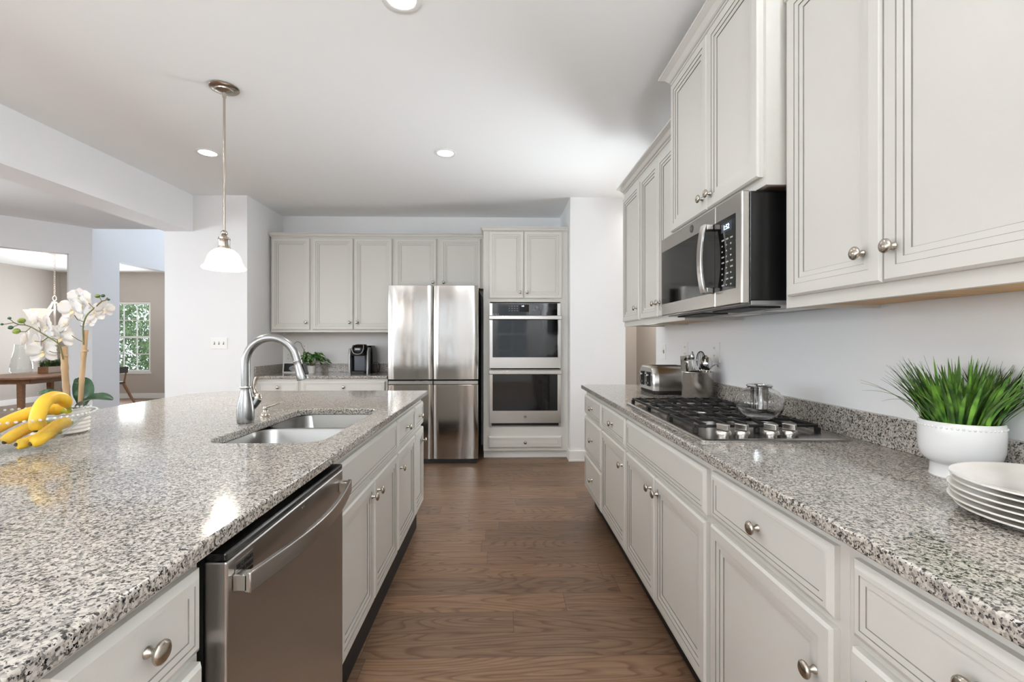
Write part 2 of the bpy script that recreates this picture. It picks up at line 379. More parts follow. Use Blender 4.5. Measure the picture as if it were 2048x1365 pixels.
# diagonal wall with a wide opening into the dining room
A0 = Vector((-7.10, 4.123)); A1 = Vector((-5.40, 6.15)); La = (A1-A0).length; aa = math.atan2(A1.y-A0.y, A1.x-A0.x)
sj = (Vector((-5.544, 5.978))-A0).length
holed_wall('wall_diagonal', T(A0.x, A0.y, 0, rz=aa), La, CH, .13, [(.5, sj, 0, 2.37)], 'wall')
holed_wall('wall_foyer_left', T(-5.40, 6.15, 0, rz=PI/2), 4.05, 4.6, .12, [(.43, 1.9, 0, 2.37)], 'wall')
struct('wall_foyer_right', MB().box(-3.0, -2.9, 5.62, 10.2, 0, 4.6), 'wall')
holed_wall('wall_foyer_back', T(-5.52, 10.1, 0), 2.6, 4.6, .12, [(.5, 2.1, 2.7, 4.1)], 'wall')
house_window('window_7', T(-5.02, 10.14, 2.7), 1.6, 1.4, 3, 2)
struct('wall_foyer_bulkhead', MB().box(-5.52, -2.9, 6.10, 6.19, CH+.1, 4.6), 'wall')
struct('ceiling_foyer', MB().box(-5.6, -2.8, 6.1, 10.3, 4.6, 4.7), 'ceiling')
struct('wall_dining_left', MB().box(-9.67, -9.55, 3.5, 10.2, 0, CH), 'beige')
holed_wall('wall_dining_back', T(-9.67, 10.1, 0), 4.17, CH, .12, [(1.10, 2.04, .57, 2.10)], 'beige')
struct('wall_dining_near', MB().box(-9.67, -7.1, 3.4, 3.5, 0, CH), 'beige')
house_window('window_1', T(-8.57, 10.12, .57), .94, 1.53, 3, 2)
# baseboards
bbp = lambda: MB()
struct('baseboard_back_right', MB().box(.705, 1.31, 4.695, 4.71, 0, .11).box(.705, .72, 4.71, 4.9, 0, .11).box(.701, 1.31, 4.691, 4.71, 0, .02), 'trim', bevel=.003)
struct('baseboard_dining_left', MB().box(-9.55, -9.535, 3.5, 10.1, 0, .11), 'trim', bevel=.003)
struct('baseboard_dining_back', MB().box(-9.55, -5.52, 10.085, 10.1, 0, .11), 'trim', bevel=.003)
struct('baseboard_hall', MB().box(1.3, 1.86, 6.185, 6.2, 0, .11).box(1.845, 1.86, 3.4, 6.2, 0, .11), 'trim', bevel=.003)
# garden outside the dining window
struct('ground', MB().box(-14, -2, 10.4, 20, -.3, -.2), 'lawn')
random.seed(3)
hb = MB()
for k in range(15000):
    x = random.uniform(-11.6, -7.0); z = random.uniform(-.1, 2.6); y = 13.2+random.gauss(0, .25)+.25*math.sin(x*3+z*2)
    s_ = random.uniform(.03, .065); Tm = T(x, y, z, random.uniform(0, PI), random.uniform(0, PI), random.uniform(0, PI))
    hb.add([(-s_, 0, 0), (0, -s_*.5, 0), (s_, 0, .01), (0, s_*.5, 0)], [(0, 1, 2, 3)], 0, Tm)
tag(hb.build('garden_hedge', 'hedge'), 'tall leafy green hedge outside the dining room window', 'hedge', kind='stuff')

# ---------------------------------------------------------------- cabinets
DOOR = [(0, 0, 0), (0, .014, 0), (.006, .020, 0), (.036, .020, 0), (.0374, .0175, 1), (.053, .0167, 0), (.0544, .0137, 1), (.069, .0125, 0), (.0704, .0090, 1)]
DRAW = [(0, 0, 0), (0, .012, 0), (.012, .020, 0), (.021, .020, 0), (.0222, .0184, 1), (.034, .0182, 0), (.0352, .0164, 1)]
KN = [(.0001, 0), (.009, 0), (.0085, .003), (.0058, .006), (.0052, .014), (.008, .0165), (.0155, .0185), (.0172, .0215), (.0165, .0245), (.012, .0275), (.0001, .029)]
knob_mesh = None
def knob(parent, x, y, z):
    global knob_mesh
    if knob_mesh is None:
        o = MB().lathe(KN, 20, T(rx=PI/2)).build('knob', 'nickel', parent, smooth=50); knob_mesh = o.data
    else:
        o = bpy.data.objects.new('knob', knob_mesh); COL.objects.link(o); o.parent = parent
    o.location = (x, y, z); return o
def front(kind, root, x0, x1, z0, z1, knobs=(), y=0.):
    prof = DRAW if kind != 'door' else DOOR
    rs = []; ms = []
    for (d, h, g) in prof:
        rs.append([(x0+d, y-h, z0+d), (x1-d, y-h, z0+d), (x1-d, y-h, z1-d), (x0+d, y-h, z1-d)]); ms.append(g)
    nm = {'door': 'door', 'drawer': 'drawer', 'false': 'drawer_front'}[kind]
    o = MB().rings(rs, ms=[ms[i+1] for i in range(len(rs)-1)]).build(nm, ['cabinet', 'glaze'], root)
    for (kx, kz) in knobs: knob(o, kx, y-(.020 if kind != 'drawer' else .0162), kz)
    return o
def crown(root, x0, x1, depth, z, hgt, proj, left=False, right=False):
    """stepped crown moulding along the top front, mitred with side returns"""
    pr = [(0, 0), (-.008, .002), (-.008, hgt*.22), (-.016, hgt*.30), (-proj*.55, hgt*.62), (-proj*.9, hgt*.8), (-proj, hgt*.84), (-proj, hgt), (0, hgt)]
    rs = []
    for (py, pz) in pr: rs.append((py, pz))
    mb = MB(); nn = len(pr)
    def st(px, py, sx): return [(px+sx*q[0], py+q[1]*0+q[0], z+q[1]) for q in pr]
    secs = []
    if left: secs.append([(x0+q[0], depth, z+q[1]) for q in pr])
    secs.append([(x0+(q[0] if left else 0), q[0], z+q[1]) for q in pr])
    secs.append([(x1-(q[0] if right else 0), q[0], z+q[1]) for q in pr])
    if right: secs.append([(x1-q[0], depth, z+q[1]) for q in pr])
    mb.rings(secs, 0)
    # glaze line under the cove
    o = mb.build('crown', 'cabinet', root)
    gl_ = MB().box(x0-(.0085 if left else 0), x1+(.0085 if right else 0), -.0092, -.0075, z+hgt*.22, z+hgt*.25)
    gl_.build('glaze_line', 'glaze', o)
    return o
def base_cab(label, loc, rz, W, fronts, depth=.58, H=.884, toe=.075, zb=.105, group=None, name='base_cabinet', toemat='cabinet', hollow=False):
    r = thing(name, label, 'cabinet', loc, rz, group)
    if hollow:
        MB().box(0, W, 0, .019, zb, H-.0005).box(0, .016, .019, depth, zb, H-.0005).box(W-.016, W, .019, depth, zb, H-.0005).box(.016, W-.016, .019, depth, zb, zb+.016).build('body', 'cabinet', r)
    else: MB().box(0, W, 0, depth, zb, H-.0005).build('body', 'cabinet', r, bevel=.0015)
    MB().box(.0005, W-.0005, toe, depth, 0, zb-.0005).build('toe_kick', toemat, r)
    for f in fronts: front(f[0], r, f[1], f[2], f[3], f[4], f[5] if len(f) > 5 else ())
    return r
def wall_cab(label, loc, rz, W, H, depth, fronts, crn=None, group=None, wood=True):
    r = thing('wall_cabinet', label, 'cabinet', loc, rz, group)
    b_ = MB().box(0, W, 0, .02, 0, H).box(0, .015, .02, depth, .0, H).box(W-.015, W, .02, depth, 0, H).box(.015, W-.015, .02, depth, H-.015, H)
    b_.build('body', 'cabinet', r)
    MB().box(.0155, W-.0155, .0205, depth, .012, .028).build('bottom_panel', 'maple' if wood else 'cabinet', r)
    for f in fronts: front(f[0], r, f[1], f[2], f[3], f[4], f[5] if len(f) > 5 else ())
    if crn: crown(r, 0, W, depth, H-.012, crn[0], crn[1], crn[2], crn[3])
    return r
RR = -PI/2; LR = PI/2
GR = 'grey painted base cabinets along the right wall'; GI = 'grey painted base cabinets of the island'; GB = 'grey painted base cabinets under the back counter'
XR = .655
# right run: root at far end of each unit, local x runs toward the camera
def R(Yfar): return (XR, Yfar, 0)
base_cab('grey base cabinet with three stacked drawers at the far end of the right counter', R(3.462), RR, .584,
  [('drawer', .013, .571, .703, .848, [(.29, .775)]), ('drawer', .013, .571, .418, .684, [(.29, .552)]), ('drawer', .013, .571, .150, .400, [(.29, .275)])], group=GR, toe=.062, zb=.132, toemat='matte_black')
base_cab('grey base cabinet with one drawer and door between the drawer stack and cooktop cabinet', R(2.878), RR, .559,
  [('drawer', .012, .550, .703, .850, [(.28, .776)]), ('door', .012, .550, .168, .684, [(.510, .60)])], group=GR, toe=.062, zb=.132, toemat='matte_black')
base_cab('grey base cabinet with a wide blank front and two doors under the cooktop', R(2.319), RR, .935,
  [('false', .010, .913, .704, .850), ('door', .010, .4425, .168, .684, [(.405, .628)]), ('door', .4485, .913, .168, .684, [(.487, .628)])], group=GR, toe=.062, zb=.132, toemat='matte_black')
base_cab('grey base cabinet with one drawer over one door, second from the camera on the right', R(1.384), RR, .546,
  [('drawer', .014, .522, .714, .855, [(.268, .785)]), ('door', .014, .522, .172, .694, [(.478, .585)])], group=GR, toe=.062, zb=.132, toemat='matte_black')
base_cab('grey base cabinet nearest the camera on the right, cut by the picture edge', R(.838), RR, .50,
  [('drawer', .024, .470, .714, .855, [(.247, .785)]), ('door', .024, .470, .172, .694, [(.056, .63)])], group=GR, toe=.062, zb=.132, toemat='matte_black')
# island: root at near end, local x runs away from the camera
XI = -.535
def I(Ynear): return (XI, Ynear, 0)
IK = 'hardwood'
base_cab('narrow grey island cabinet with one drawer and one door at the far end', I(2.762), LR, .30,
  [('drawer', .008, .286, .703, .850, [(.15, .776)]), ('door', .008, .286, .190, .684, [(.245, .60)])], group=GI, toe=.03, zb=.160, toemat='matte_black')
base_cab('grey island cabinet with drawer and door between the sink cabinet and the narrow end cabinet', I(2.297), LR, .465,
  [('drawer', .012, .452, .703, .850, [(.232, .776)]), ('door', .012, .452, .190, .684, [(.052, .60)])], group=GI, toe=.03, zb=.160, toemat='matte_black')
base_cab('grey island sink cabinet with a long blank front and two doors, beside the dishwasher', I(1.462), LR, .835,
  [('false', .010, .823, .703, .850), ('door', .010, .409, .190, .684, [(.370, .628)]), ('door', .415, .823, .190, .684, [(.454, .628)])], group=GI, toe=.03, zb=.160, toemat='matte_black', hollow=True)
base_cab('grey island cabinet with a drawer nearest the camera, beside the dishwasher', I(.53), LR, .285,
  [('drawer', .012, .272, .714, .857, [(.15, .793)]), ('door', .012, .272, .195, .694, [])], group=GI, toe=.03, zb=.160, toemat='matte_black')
struct('wall_island', MB().box(-1.66, -1.1355, .53, 3.062, 0, .8835), 'cabinet')
# back run base cabinets
YB = 4.875; HB = .852
base_cab('grey base cabinet with a small drawer at the left end of the back counter', (-2.585, YB, 0), 0, .465,
  [('drawer', .015, .447, .690, .822, [(.237, .762)]), ('door', .015, .447, .137, .672, [(.41, .60)])], H=HB, group=GB)
base_cab('grey base cabinet with a wide drawer under the coffee maker', (-2.119, YB, 0), 0, .915,
  [('drawer', .022, .893, .690, .822, [(.457, .762)]), ('door', .022, .455, .137, .672, [(.42, .60)]), ('door', .460, .893, .137, .672, [(.495, .60)])], H=HB, group=GB)
# right wall cabinets (local x toward the camera)
XU = .935; ZU = 1.357; HU = 2.37-ZU
GU = 'grey wall cabinets along the right wall'
wall_cab('narrow grey wall cabinet with a single door at the far end of the right wall', (XU, 3.42, ZU), RR, .43, HU, .30,
  [('door', .02, .412, .035, .955, [(.372, .115)])], (.055, .05, True, False), GU)
wall_cab('grey wall cabinet with two doors left of the microwave', (XU, 2.99, ZU), RR, .698, HU, .30,
  [('door', .020, .346, .035, .955, [(.310, .115)]), ('door', .352, .678, .035, .955, [(.388, .115)])], (.055, .05, False, False), GU)
wall_cab('large grey wall cabinet with two doors nearest the camera, right of the microwave', (XU, 1.468, ZU), RR, .80, HU, .30,
  [('door', .030, .391, .035, .985, [(.338, .115)]), ('door', .397, .775, .035, .985, [(.430, .115)])], (.055, .05, False, True), GU)
wall_cab('raised grey wall cabinet with two doors above the microwave', (.872, 2.288, 1.765), RR, .812, .795, .363,
  [('door', .020, .418, .030, .765, [(.385, .085)]), ('door', .424, .796, .030, .765, [(.457, .085)])], (.06, .055, True, True), GU, wood=False)
# back wall cabinets
GW = 'grey wall cabinets along the back wall'; ZBK = 1.349; HBK = 2.430-ZBK
wall_cab('grey single door wall cabinet at the left end of the back wall', (-2.575, 5.17, ZBK), 0, .45, HBK, .33,
  [('door', .014, .432, .028, 1.053, [(.395, .11)])], (.046, .03, True, False), GW)
wall_cab('grey two door wall cabinet above the coffee maker', (-2.125, 5.17, ZBK), 0, .916, HBK, .33,
  [('door', .016, .464, .028, 1.053, [(.428, .11)]), ('door', .478, .900, .028, 1.053, [(.512, .11)])], (.046, .03, False, False), GW)
wall_cab('short grey two door wall cabinet above the refrigerator', (-1.209, 5.17, 1.845), 0, 1.02, 2.430-1.845, .33,
  [('door', .018, .482, .0, .557, [(.445, .065)]), ('door', .528, .980, .0, .557, [(.565, .065)])], (.046, .03, False, False), GW)
# tall oven cabinet
oc = thing('oven_cabinet', 'tall grey cabinet around the double oven with two doors on top and a drawer below', 'cabinet', (-.185, 4.83, 0))
b_ = MB(); W_ = .902; D_ = .66
b_.box(0, W_, 0, D_, 1.665, 2.43).box(0, .07, 0, D_, .085, 1.665).box(W_-.083, W_, 0, D_, .085, 1.665).box(.07, W_-.083, 0, D_, .085, .34).box(.07, W_-.083, .5, D_, .34, 1.665)
b_.build('body', 'cabinet', oc)
MB().box(.002, W_-.012, .055, D_, 0, .0845).build('toe_kick', 'trim', oc)
front('door', oc, .060, .424, 1.702, 2.411, [(.392, 1.765)]); front('door', oc, .432, .833, 1.702, 2.411, [(.464, 1.765)])
front('drawer', oc, .055, .828, .118, .238, [(.442, .178)])
crown(oc, 0, W_, .30, 2.415, .042, .03, True, False)

# ---------------------------------------------------------------- countertops
def counter(name, label, outer, holes, z0, z1, splash=None):
    bm = bmesh.new()
    def loop(p):
        vs = [bm.verts.new((x, y, z1)) for x, y in p]
        return [bm.edges.new((vs[i], vs[(i+1) % len(vs)])) for i in range(len(vs))]
    es = loop(outer)
    for h in holes: es += loop(h)
    bmesh.ops.triangle_fill(bm, use_beauty=True, use_dissolve=False, edges=es)
    bmesh.ops.dissolve_limit(bm, angle_limit=.01, verts=bm.verts, edges=bm.edges)
    ret = bmesh.ops.extrude_face_region(bm, geom=bm.faces[:])
    bmesh.ops.translate(bm, verts=[e for e in ret['geom'] if isinstance(e, bmesh.types.BMVert)], vec=(0, 0, z0-z1))
    bmesh.ops.recalc_face_normals(bm, faces=bm.faces)
    me = bpy.data.meshes.new(name); bm.to_mesh(me); bm.free(); me.materials.append(M['granite'])
    o = bpy.data.objects.new(name, me); COL.objects.link(o)
    bv = o.modifiers.new('bevel', 'BEVEL'); bv.width = .005; bv.segments = 3; bv.limit_method = 'ANGLE'; bv.angle_limit = math.radians(50)
    for p in me.polygons: p.use_smooth = True
    me.set_sharp_from_angle(angle=math.radians(35))
    tag(o, label, 'countertop')
    if splash: splash.build('backsplash', 'granite', o, bevel=.002)
    return o
XE = -.497; YF = 3.105
isl = [(XE, .42), (XE, YF), (-1.80, YF)] + [(-1.80+.19*math.sin(a), YF-.19+.19*math.cos(a)) for a in ()]
pts = [(XE, .42), (XE, YF)]
for k in range(7):
    a = PI/2*k/6; pts.append((-1.72-.27*math.sin(a), YF-.27+.27*math.cos(a)))
pts += [(-1.99, .42)]
counter('countertop', 'large speckled granite countertop of the island with the undermount sink', pts[::-1], [rrect(-.985, -.60, 1.52, 2.28, .075, 6)], .884, .914)
counter('countertop', 'long speckled granite countertop along the right wall under the cooktop', [(.617, .335), (1.2395, .335), (1.2395, 3.49), (.617, 3.49)], [], .884, .914,
        MB().box(1.219, 1.2395, .335, 2.83, .9142, 1.012))
counter('countertop', 'speckled granite countertop of the back run under the coffee maker', [(-2.598, 4.84), (-1.20, 4.84), (-1.20, 5.499), (-2.598, 5.499)], [], .8525, .882,
        MB().box(-2.5785, -1.20, 5.479, 5.4995, .8822, .98).box(-2.598, -2.5786, 4.86, 5.4995, .8822, .98))
# ---------------------------------------------------------------- sink, faucet, soap pump
sk = thing('sink', 'stainless steel double bowl sink sunk under the island granite', 'sink', (-.7925, 1.90, .68))
def basin(x0, x1, y0, y1):
    rs = [[(x, y, .2035) for x, y in rrect(x0-.012, x1+.012, y0-.012, y1+.012, .09, 6)],
          [(x, y, .2035) for x, y in rrect(x0, x1, y0, y1, .08, 6)], [(x, y, .195) for x, y in rrect(x0+.004, x1-.004, y0+.004, y1-.004, .078, 6)],
          [(x, y, .03) for x, y in rrect(x0+.012, x1-.012, y0+.012, y1-.012, .07, 6)], [(x, y, .008) for x, y in rrect(x0+.022, x1-.022, y0+.022, y1-.022, .06, 6)],
          [(x, y, 0) for x, y in rrect(x0+.045, x1-.045, y0+.045, y1-.045, .045, 6)]]
    o = MB().rings(rs, cap0=False).build('basin', 'sink_steel', sk, smooth=40)
    MB().lathe([(.0001, .006), (.028, .004), (.04, .003), (.044, .0005)], 20, T((x0+x1)/2, (y0+y1)/2, 0)).build('drain', 'chrome', o, smooth=40)
basin(-.2, .2, -.385, .018); basin(-.2, .2, .042, .39)
fa = thing('faucet', 'tall brushed metal gooseneck faucet beside the island sink', 'faucet', (-1.045, 1.89, .914))
MB().lathe([(.0001, 0), (.030, 0), (.0315, .004), (.0325, .02), (.033, .045), (.0305, .075), (.0245, .105), (.0195, .128), (.018, .14), (.0185, .143)], 28).build('base_body', 'satin', fa, smooth=50)
MB().lathe([(.017, .141), (.0215, .143), (.0225, .147), (.0215, .151), (.017, .153)], 28).build('collar', 'chrome', fa, smooth=50)
goose = [(0, 0, .15), (0, 0, .20), (0, 0, .245)]+arc((.104, 0, .245), .104, PI, .22, 22)
end = goose[-1]; dirx = Vector((.30, 0, -1)).normalized()
goose += [tuple(Vector(end)+dirx*.012)]
MB().tube(goose, .0165, 18).build('neck', 'satin', fa, smooth=50)
sp = Vector(goose[-1]); ang = math.atan2(dirx.x, -dirx.z)
hd = MB().lathe([(.0175, 0), (.0185, .003), (.017, .006), (.0175, .02), (.021, .06), (.0235, .078), (.022, .083), (.0001, .083)], 24).build('spray_head', 'satin', fa, smooth=50, loc=sp, rot=(0, PI-ang, 0))
MB().box(-.0275, -.018, -.010, .010, .018, .066).build('spray_button', 'matte_black', hd, bevel=.004)
hv = (Vector((.75, .55, 0))).normalized()
MB().tube([hv*.02+Vector((0, 0, .055)), hv*.034+Vector((0, 0, .078)), hv*.042+Vector((0, 0, .095))], [.012, .016, .018], 16).build('handle_socket', 'satin', fa, smooth=50)
lv = [hv*.042+Vector((0, 0, .096)), hv*.043+Vector((0, 0, .110)), hv*.036+Vector((0, 0, .122)), hv*.030+Vector((0, 0, .145)), hv*.033+Vector((0, 0, .170)), hv*.038+Vector((0, 0, .186))]
MB().tube(smooth_path(lv, 4), [.019]*3+[.016]*3+[.010]*4+[.0075]*4+[.0085]*4+[.009]*3, 14, squash=.75).build('lever', 'nickel', fa, smooth=60)
sd = thing('soap_dispenser', 'small polished soap pump set in the granite beside the faucet', 'soap pump', (-1.036, 2.03, .914))
MB().lathe([(.0001, 0), (.024, 0), (.024, .003), (.017, .006), (.018, .014), (.0155, .018), (.011, .022), (.009, .034), (.0095, .036), (.0095, .046), (.007, .05), (.0001, .05)], 24).build('base_body', 'nickel', sd, smooth=40)
MB().tube([(0, 0, .043), (.03, -.004, .052), (.068, -.008, .064)], [.005, .0042, .0035], 10).build('spout', 'nickel', sd, smooth=60)
# ---------------------------------------------------------------- dishwasher
dw = thing('dishwasher', 'stainless steel dishwasher with a bowed bar handle in the island front', 'dishwasher', (XI, .826, 0), LR)
MB().box(.004, .604, .0, .57, .10, .872).build('body', 'matte_black', dw)
MB().box(.006, .602, .03, .56, 0, .099).build('toe_kick', 'matte_black', dw)
dd = MB().box(.004, .604, -.043, -.001, .118, .852).build('door', 'dark_stainless', dw, bevel=.004)
MB().box(.004, .604, -.042, -.001, .8525, .868).build('control_strip', 'black_plastic', dw, bevel=.004)
vt = MB().box(.028, .088, -.0442, -.0435, .796, .838)
vt.build('vent_plate', 'dark_stainless', dd)
sl = MB()
for r_ in range(3):
    for c_ in range(5): sl.box(.031+.0115*c_, .040+.0115*c_, -.0452, -.0444, .800+.0125*r_, .808+.0125*r_)
sl.build('vent_slots', 'gasket', dd)
hb_ = []; hpts = []
for k in range(25):
    t = k/24; x = .020+.568*t; y = -.070-.034*math.sin(PI*t)
    hpts.append((x, y))
rs = [[(x, y-.006, .787), (x, y+.006, .787), (x, y+.006, .824), (x, y-.006, .824)] for x, y in hpts]
hn = MB().rings(rs); hn.box(.020, .042, -.070, -.0435, .790, .821); hn.box(.566, .588, -.070, -.0435, .790, .821)
hn.build('handle', 'stainless', dw, smooth=40, bevel=.002)
text('logo_lettering', 'GE', .012, 'logo_grey', dd, (.32, -.0436, .835))

# ---------------------------------------------------------------- refrigerator
fr = thing('refrigerator', 'four door stainless steel refrigerator between the back counter and the ovens', 'refrigerator', (-1.148, 4.64, 0))
MB().box(.008, .912, .075, .78, .03, 1.80).build('body', 'gasket', fr, bevel=.006)
MB().box(.02, .90, .02, .2, .004, .045).build('base_grille', 'matte_black', fr)
def fdoor(x0, x1, z0, z1, lx):
    rs = []; n_ = 14
    bot = []
    outer = []
    for k in range(n_+1):
        t = k/n_; x = x0+(x1-x0)*t
        e = min(t, 1-t); y = .005*(2*t-1)**2 + (.012*(1-e/.06)**2 if e < .06 else 0)
        outer.append((x, y))
    prof = outer+[(x1, .068), (x0, .068)]
    mb = MB(); mb.rings([[(x, y, z0) for x, y in prof], [(x, y, z1) for x, y in prof]])
    return mb.build('door', 'fridge_steel', fr, smooth=30, bevel=.003)
d1 = fdoor(.001, .456, .858, 1.816, 0); d2 = fdoor(.462, .918, .858, 1.816, 0)
d3 = fdoor(.003, .456, .048, .804, 0); d4 = fdoor(.462, .916, .048, .804, 0)
MB().box(.006, .453, .012, .068, .808, .842).build('recess_handle', 'stainless', fr, bevel=.003)
MB().box(.465, .913, .012, .068, .808, .842).build('recess_handle', 'stainless', fr, bevel=.003)
MB().box(.006, .913, .030, .070, .843, .857).build('gasket', 'gasket', fr)
MB().box(.4565, .4615, .030, .070, .05, 1.81).build('gasket', 'gasket', fr)
text('logo_lettering', 'SAMSUNG', .021, 'logo_grey', d2, (.822, .0085, 1.765))
stk = MB().box(.808, .864, .0035, .0052, 1.664, 1.742).build('sticker', 'black_plastic', d2)
MB().lathe([(.0001, 0), (.014, 0), (.014, .0006), (.0001, .0006)], 24, T(.836, .0033, 1.716, rx=PI/2)).build('badge', 'print', stk)
text('sticker_figure', '9', .02, 'black_plastic', stk, (.836, .0025, 1.716))
for zz, ww in ((1.692, .040), (1.684, .040), (1.674, .030)): MB().box(.836-ww/2, .836+ww/2, .0028, .0034, zz-.002, zz+.002).build('fine_print', 'print', stk)

# ---------------------------------------------------------------- double oven
ov = thing('double_oven', 'stainless double wall oven with two black glass doors', 'oven', (-.1215, 4.83, .345))
WO = .756
MB().box(.012, WO-.012, 0, .60, .002, 1.31).build('body', 'matte_black', ov)
MB().box(0, WO, -.012, -.0005, .0, .034).box(0, .02, -.026, -.0125, 0, .034).box(WO-.02, WO, -.026, -.0125, 0, .034).build('bottom_vent', 'dark_stainless', ov, bevel=.002)
MB().box(.022, WO-.022, -.0128, -.0122, .008, .034).build('vent_slot', 'gasket', ov)
cp = MB().box(0, WO, -.022, -.0005, 1.174, 1.306).build('control_panel', 'stainless', ov, bevel=.002)
MB().box(.032, WO-.036, -.0235, -.0222, 1.176, 1.304).build('panel_glass', 'black_glass', cp)
MB().box(.318, .418, -.0242, -.0236, 1.212, 1.288).build('display', 'gasket', cp)
text('clock_digits', '1:52', .018, 'digits', cp, (.352, -.0244, 1.274))
kp = MB()
for bx, nx in ((.205, 4), (.452, 4)):
    for c_ in range(nx):
        for r_ in range(3): kp.box(bx+.028*c_, bx+.028*c_+.012, -.0240, -.0236, 1.222+.024*r_, 1.228+.024*r_)
kp.build('key_print', 'print_dim', cp)
MB().box(.038, .046, -.024, -.0236, 1.183, 1.191).box(.058, .078, -.024, -.0236, 1.184, 1.190).box(.092, .100, -.024, -.0236, 1.183, 1.191).build('key_print', 'print', cp)
def odoor(z0, z1, g0, g1, hz):
    d = MB().box(0, WO, -.036, -.0005, z0, z1).build('door', 'stainless', ov, bevel=.003)
    MB().box(.034, WO-.034, -.0375, -.0362, g0, g1).build('door_glass', 'black_glass', d)
    e = MB(); x0, x1 = .030, WO-.030
    e.box(x1-.005, x1, -.0378, -.0362, g0-.004, g1).build('glass_trim', 'chrome', d)
    h = MB().box(-.004, WO+.004, -.088, -.070, hz-.021, hz+.021)
    h.box(.004, .026, -.070, -.0364, hz-.014, hz+.014).box(WO-.026, WO-.004, -.070, -.0364, hz-.014, hz+.014)
    h.build('handle', 'stainless', d, bevel=.006, smooth=50)
    return d
odoor(.616, 1.170, .732, 1.160, 1.150)
dl = odoor(.037, .604, .169, .590, .576)
MB().lathe([(.0001, 0), (.013, 0), (.013, .0012), (.0001, .0012)], 24, T(.378, -.0362, .105, rx=PI/2)).build('badge', 'logo_grey', dl)
text('badge_lettering', 'GE', .011, 'stainless', dl, (.378, -.0378, .105))

# ---------------------------------------------------------------- microwave
mw = thing('microwave', 'over the range stainless microwave with black glass front and curved handle', 'microwave', (.812, 2.284, 1.376), RR)
WM = .768; HM = .385
MB().box(.002, WM-.002, .030, .425, .012, HM-.002).build('body', 'black_plastic', mw, bevel=.003)
MB().box(0, .5780, 0, .0295, .0, HM).build('door', 'stainless', mw, bevel=.005)
MB().box(.5795, WM, 0, .0295, .0, HM).build('control_frame', 'stainless', mw, bevel=.005)
MB().box(.012, .5775, -.0012, -.0002, .058, .318).build('door_glass', 'black_glass', mw)
cpn = MB().box(.580, .728, -.0012, -.0002, .058, .318).build('control_panel', 'black_glass', mw)
MB().box(.628, .706, -.0018, -.0013, .268, .300).build('display', 'tank', cpn)
text('clock_digits', '1:52', .025, 'digits', cpn, (.667, -.0020, .284))
kp = MB(); random.seed(5)
for r_ in range(9):
    for c_ in range(3):
        x = .632+.031*c_; z = .238-.0205*r_
        kp.box(x, x+(.018 if r_ in (0, 4) or random.random() < .35 else .008), -.0017, -.0013, z, z+.005)
kp.build('key_print', 'print', cpn)
hp = []
for k in range(17):
    t = k/16; hp.append((.553, -.030-.016*math.sin(PI*t)**.8, .056+.264*t))
rs = [[(.535, y-.008, z), (.571, y-.008, z), (.571, y+.004, z), (.535, y+.004, z)] for x, y, z in hp]
h_ = MB().rings(rs); h_.box(.537, .569, -.028, -.0013, .056, .078).box(.537, .569, -.028, -.0013, .298, .320)
h_.build('handle', 'stainless', mw, smooth=45, bevel=.003)
MB().lathe([(.0001, 0), (.0165, 0), (.0165, .0012), (.0001, .0012)], 28, T(.365, -.0002, .352, rx=PI/2)).build('badge', 'logo_grey', mw)
text('badge_lettering', 'GE', .013, 'stainless', mw, (.365, -.0018, .352))
bt = MB().box(.004, WM-.004, .034, .42, -.004, .0115)
bt.build('bottom_plate', 'grey_plastic', mw, bevel=.002)
gv = MB()
for gx0, gx1 in ((.06, .34), (.43, .71)):
    gv.box(gx0, gx1, .06, .17, -.010, -.0045)
gv.build('grease_filter', 'matte_black', mw)
MB().box(.10, .30, .25, .34, -.0075, -.0045).box(.47, .67, .25, .34, -.0075, -.0045).build('lamp_cover', 'trim', mw)

# ---------------------------------------------------------------- gas cooktop
ct = thing('gas_cooktop', 'stainless gas cooktop with black grates and four knobs set in the right counter', 'cooktop', (.92, 1.951, .9145))
tr_ = [[(x, y, 0) for x, y in rrect(-.254, .254, -.464, .464, .02)], [(x, y, .006) for x, y in rrect(-.254, .254, -.464, .464, .02)],
       [(x, y, .010) for x, y in rrect(-.246, .246, -.456, .456, .018)], [(x, y, .006) for x, y in rrect(-.228, .228, -.438, .438, .012)]]
MB().rings(tr_).build('tray', 'stainless', ct, smooth=40)
for bx, by, br_ in ((-.10, -.175, .038), (.125, -.175, .045), (0, .065, .055), (-.12, .325, .045), (.12, .325, .04)):
    b_ = MB().lathe([(br_*1.5, .006), (br_*1.45, .010), (br_*1.05, .012), (br_, .024), (.0001, .024)], 26, T(bx, by, 0)).build('burner', 'dark_stainless', ct, smooth=40)
    MB().lathe([(.0001, .0245), (br_*.95, .0245), (br_*.98, .030), (br_*.85, .034), (.0001, .0345)], 26, T(bx, by, 0)).build('burner_cap', 'iron', b_, smooth=40)
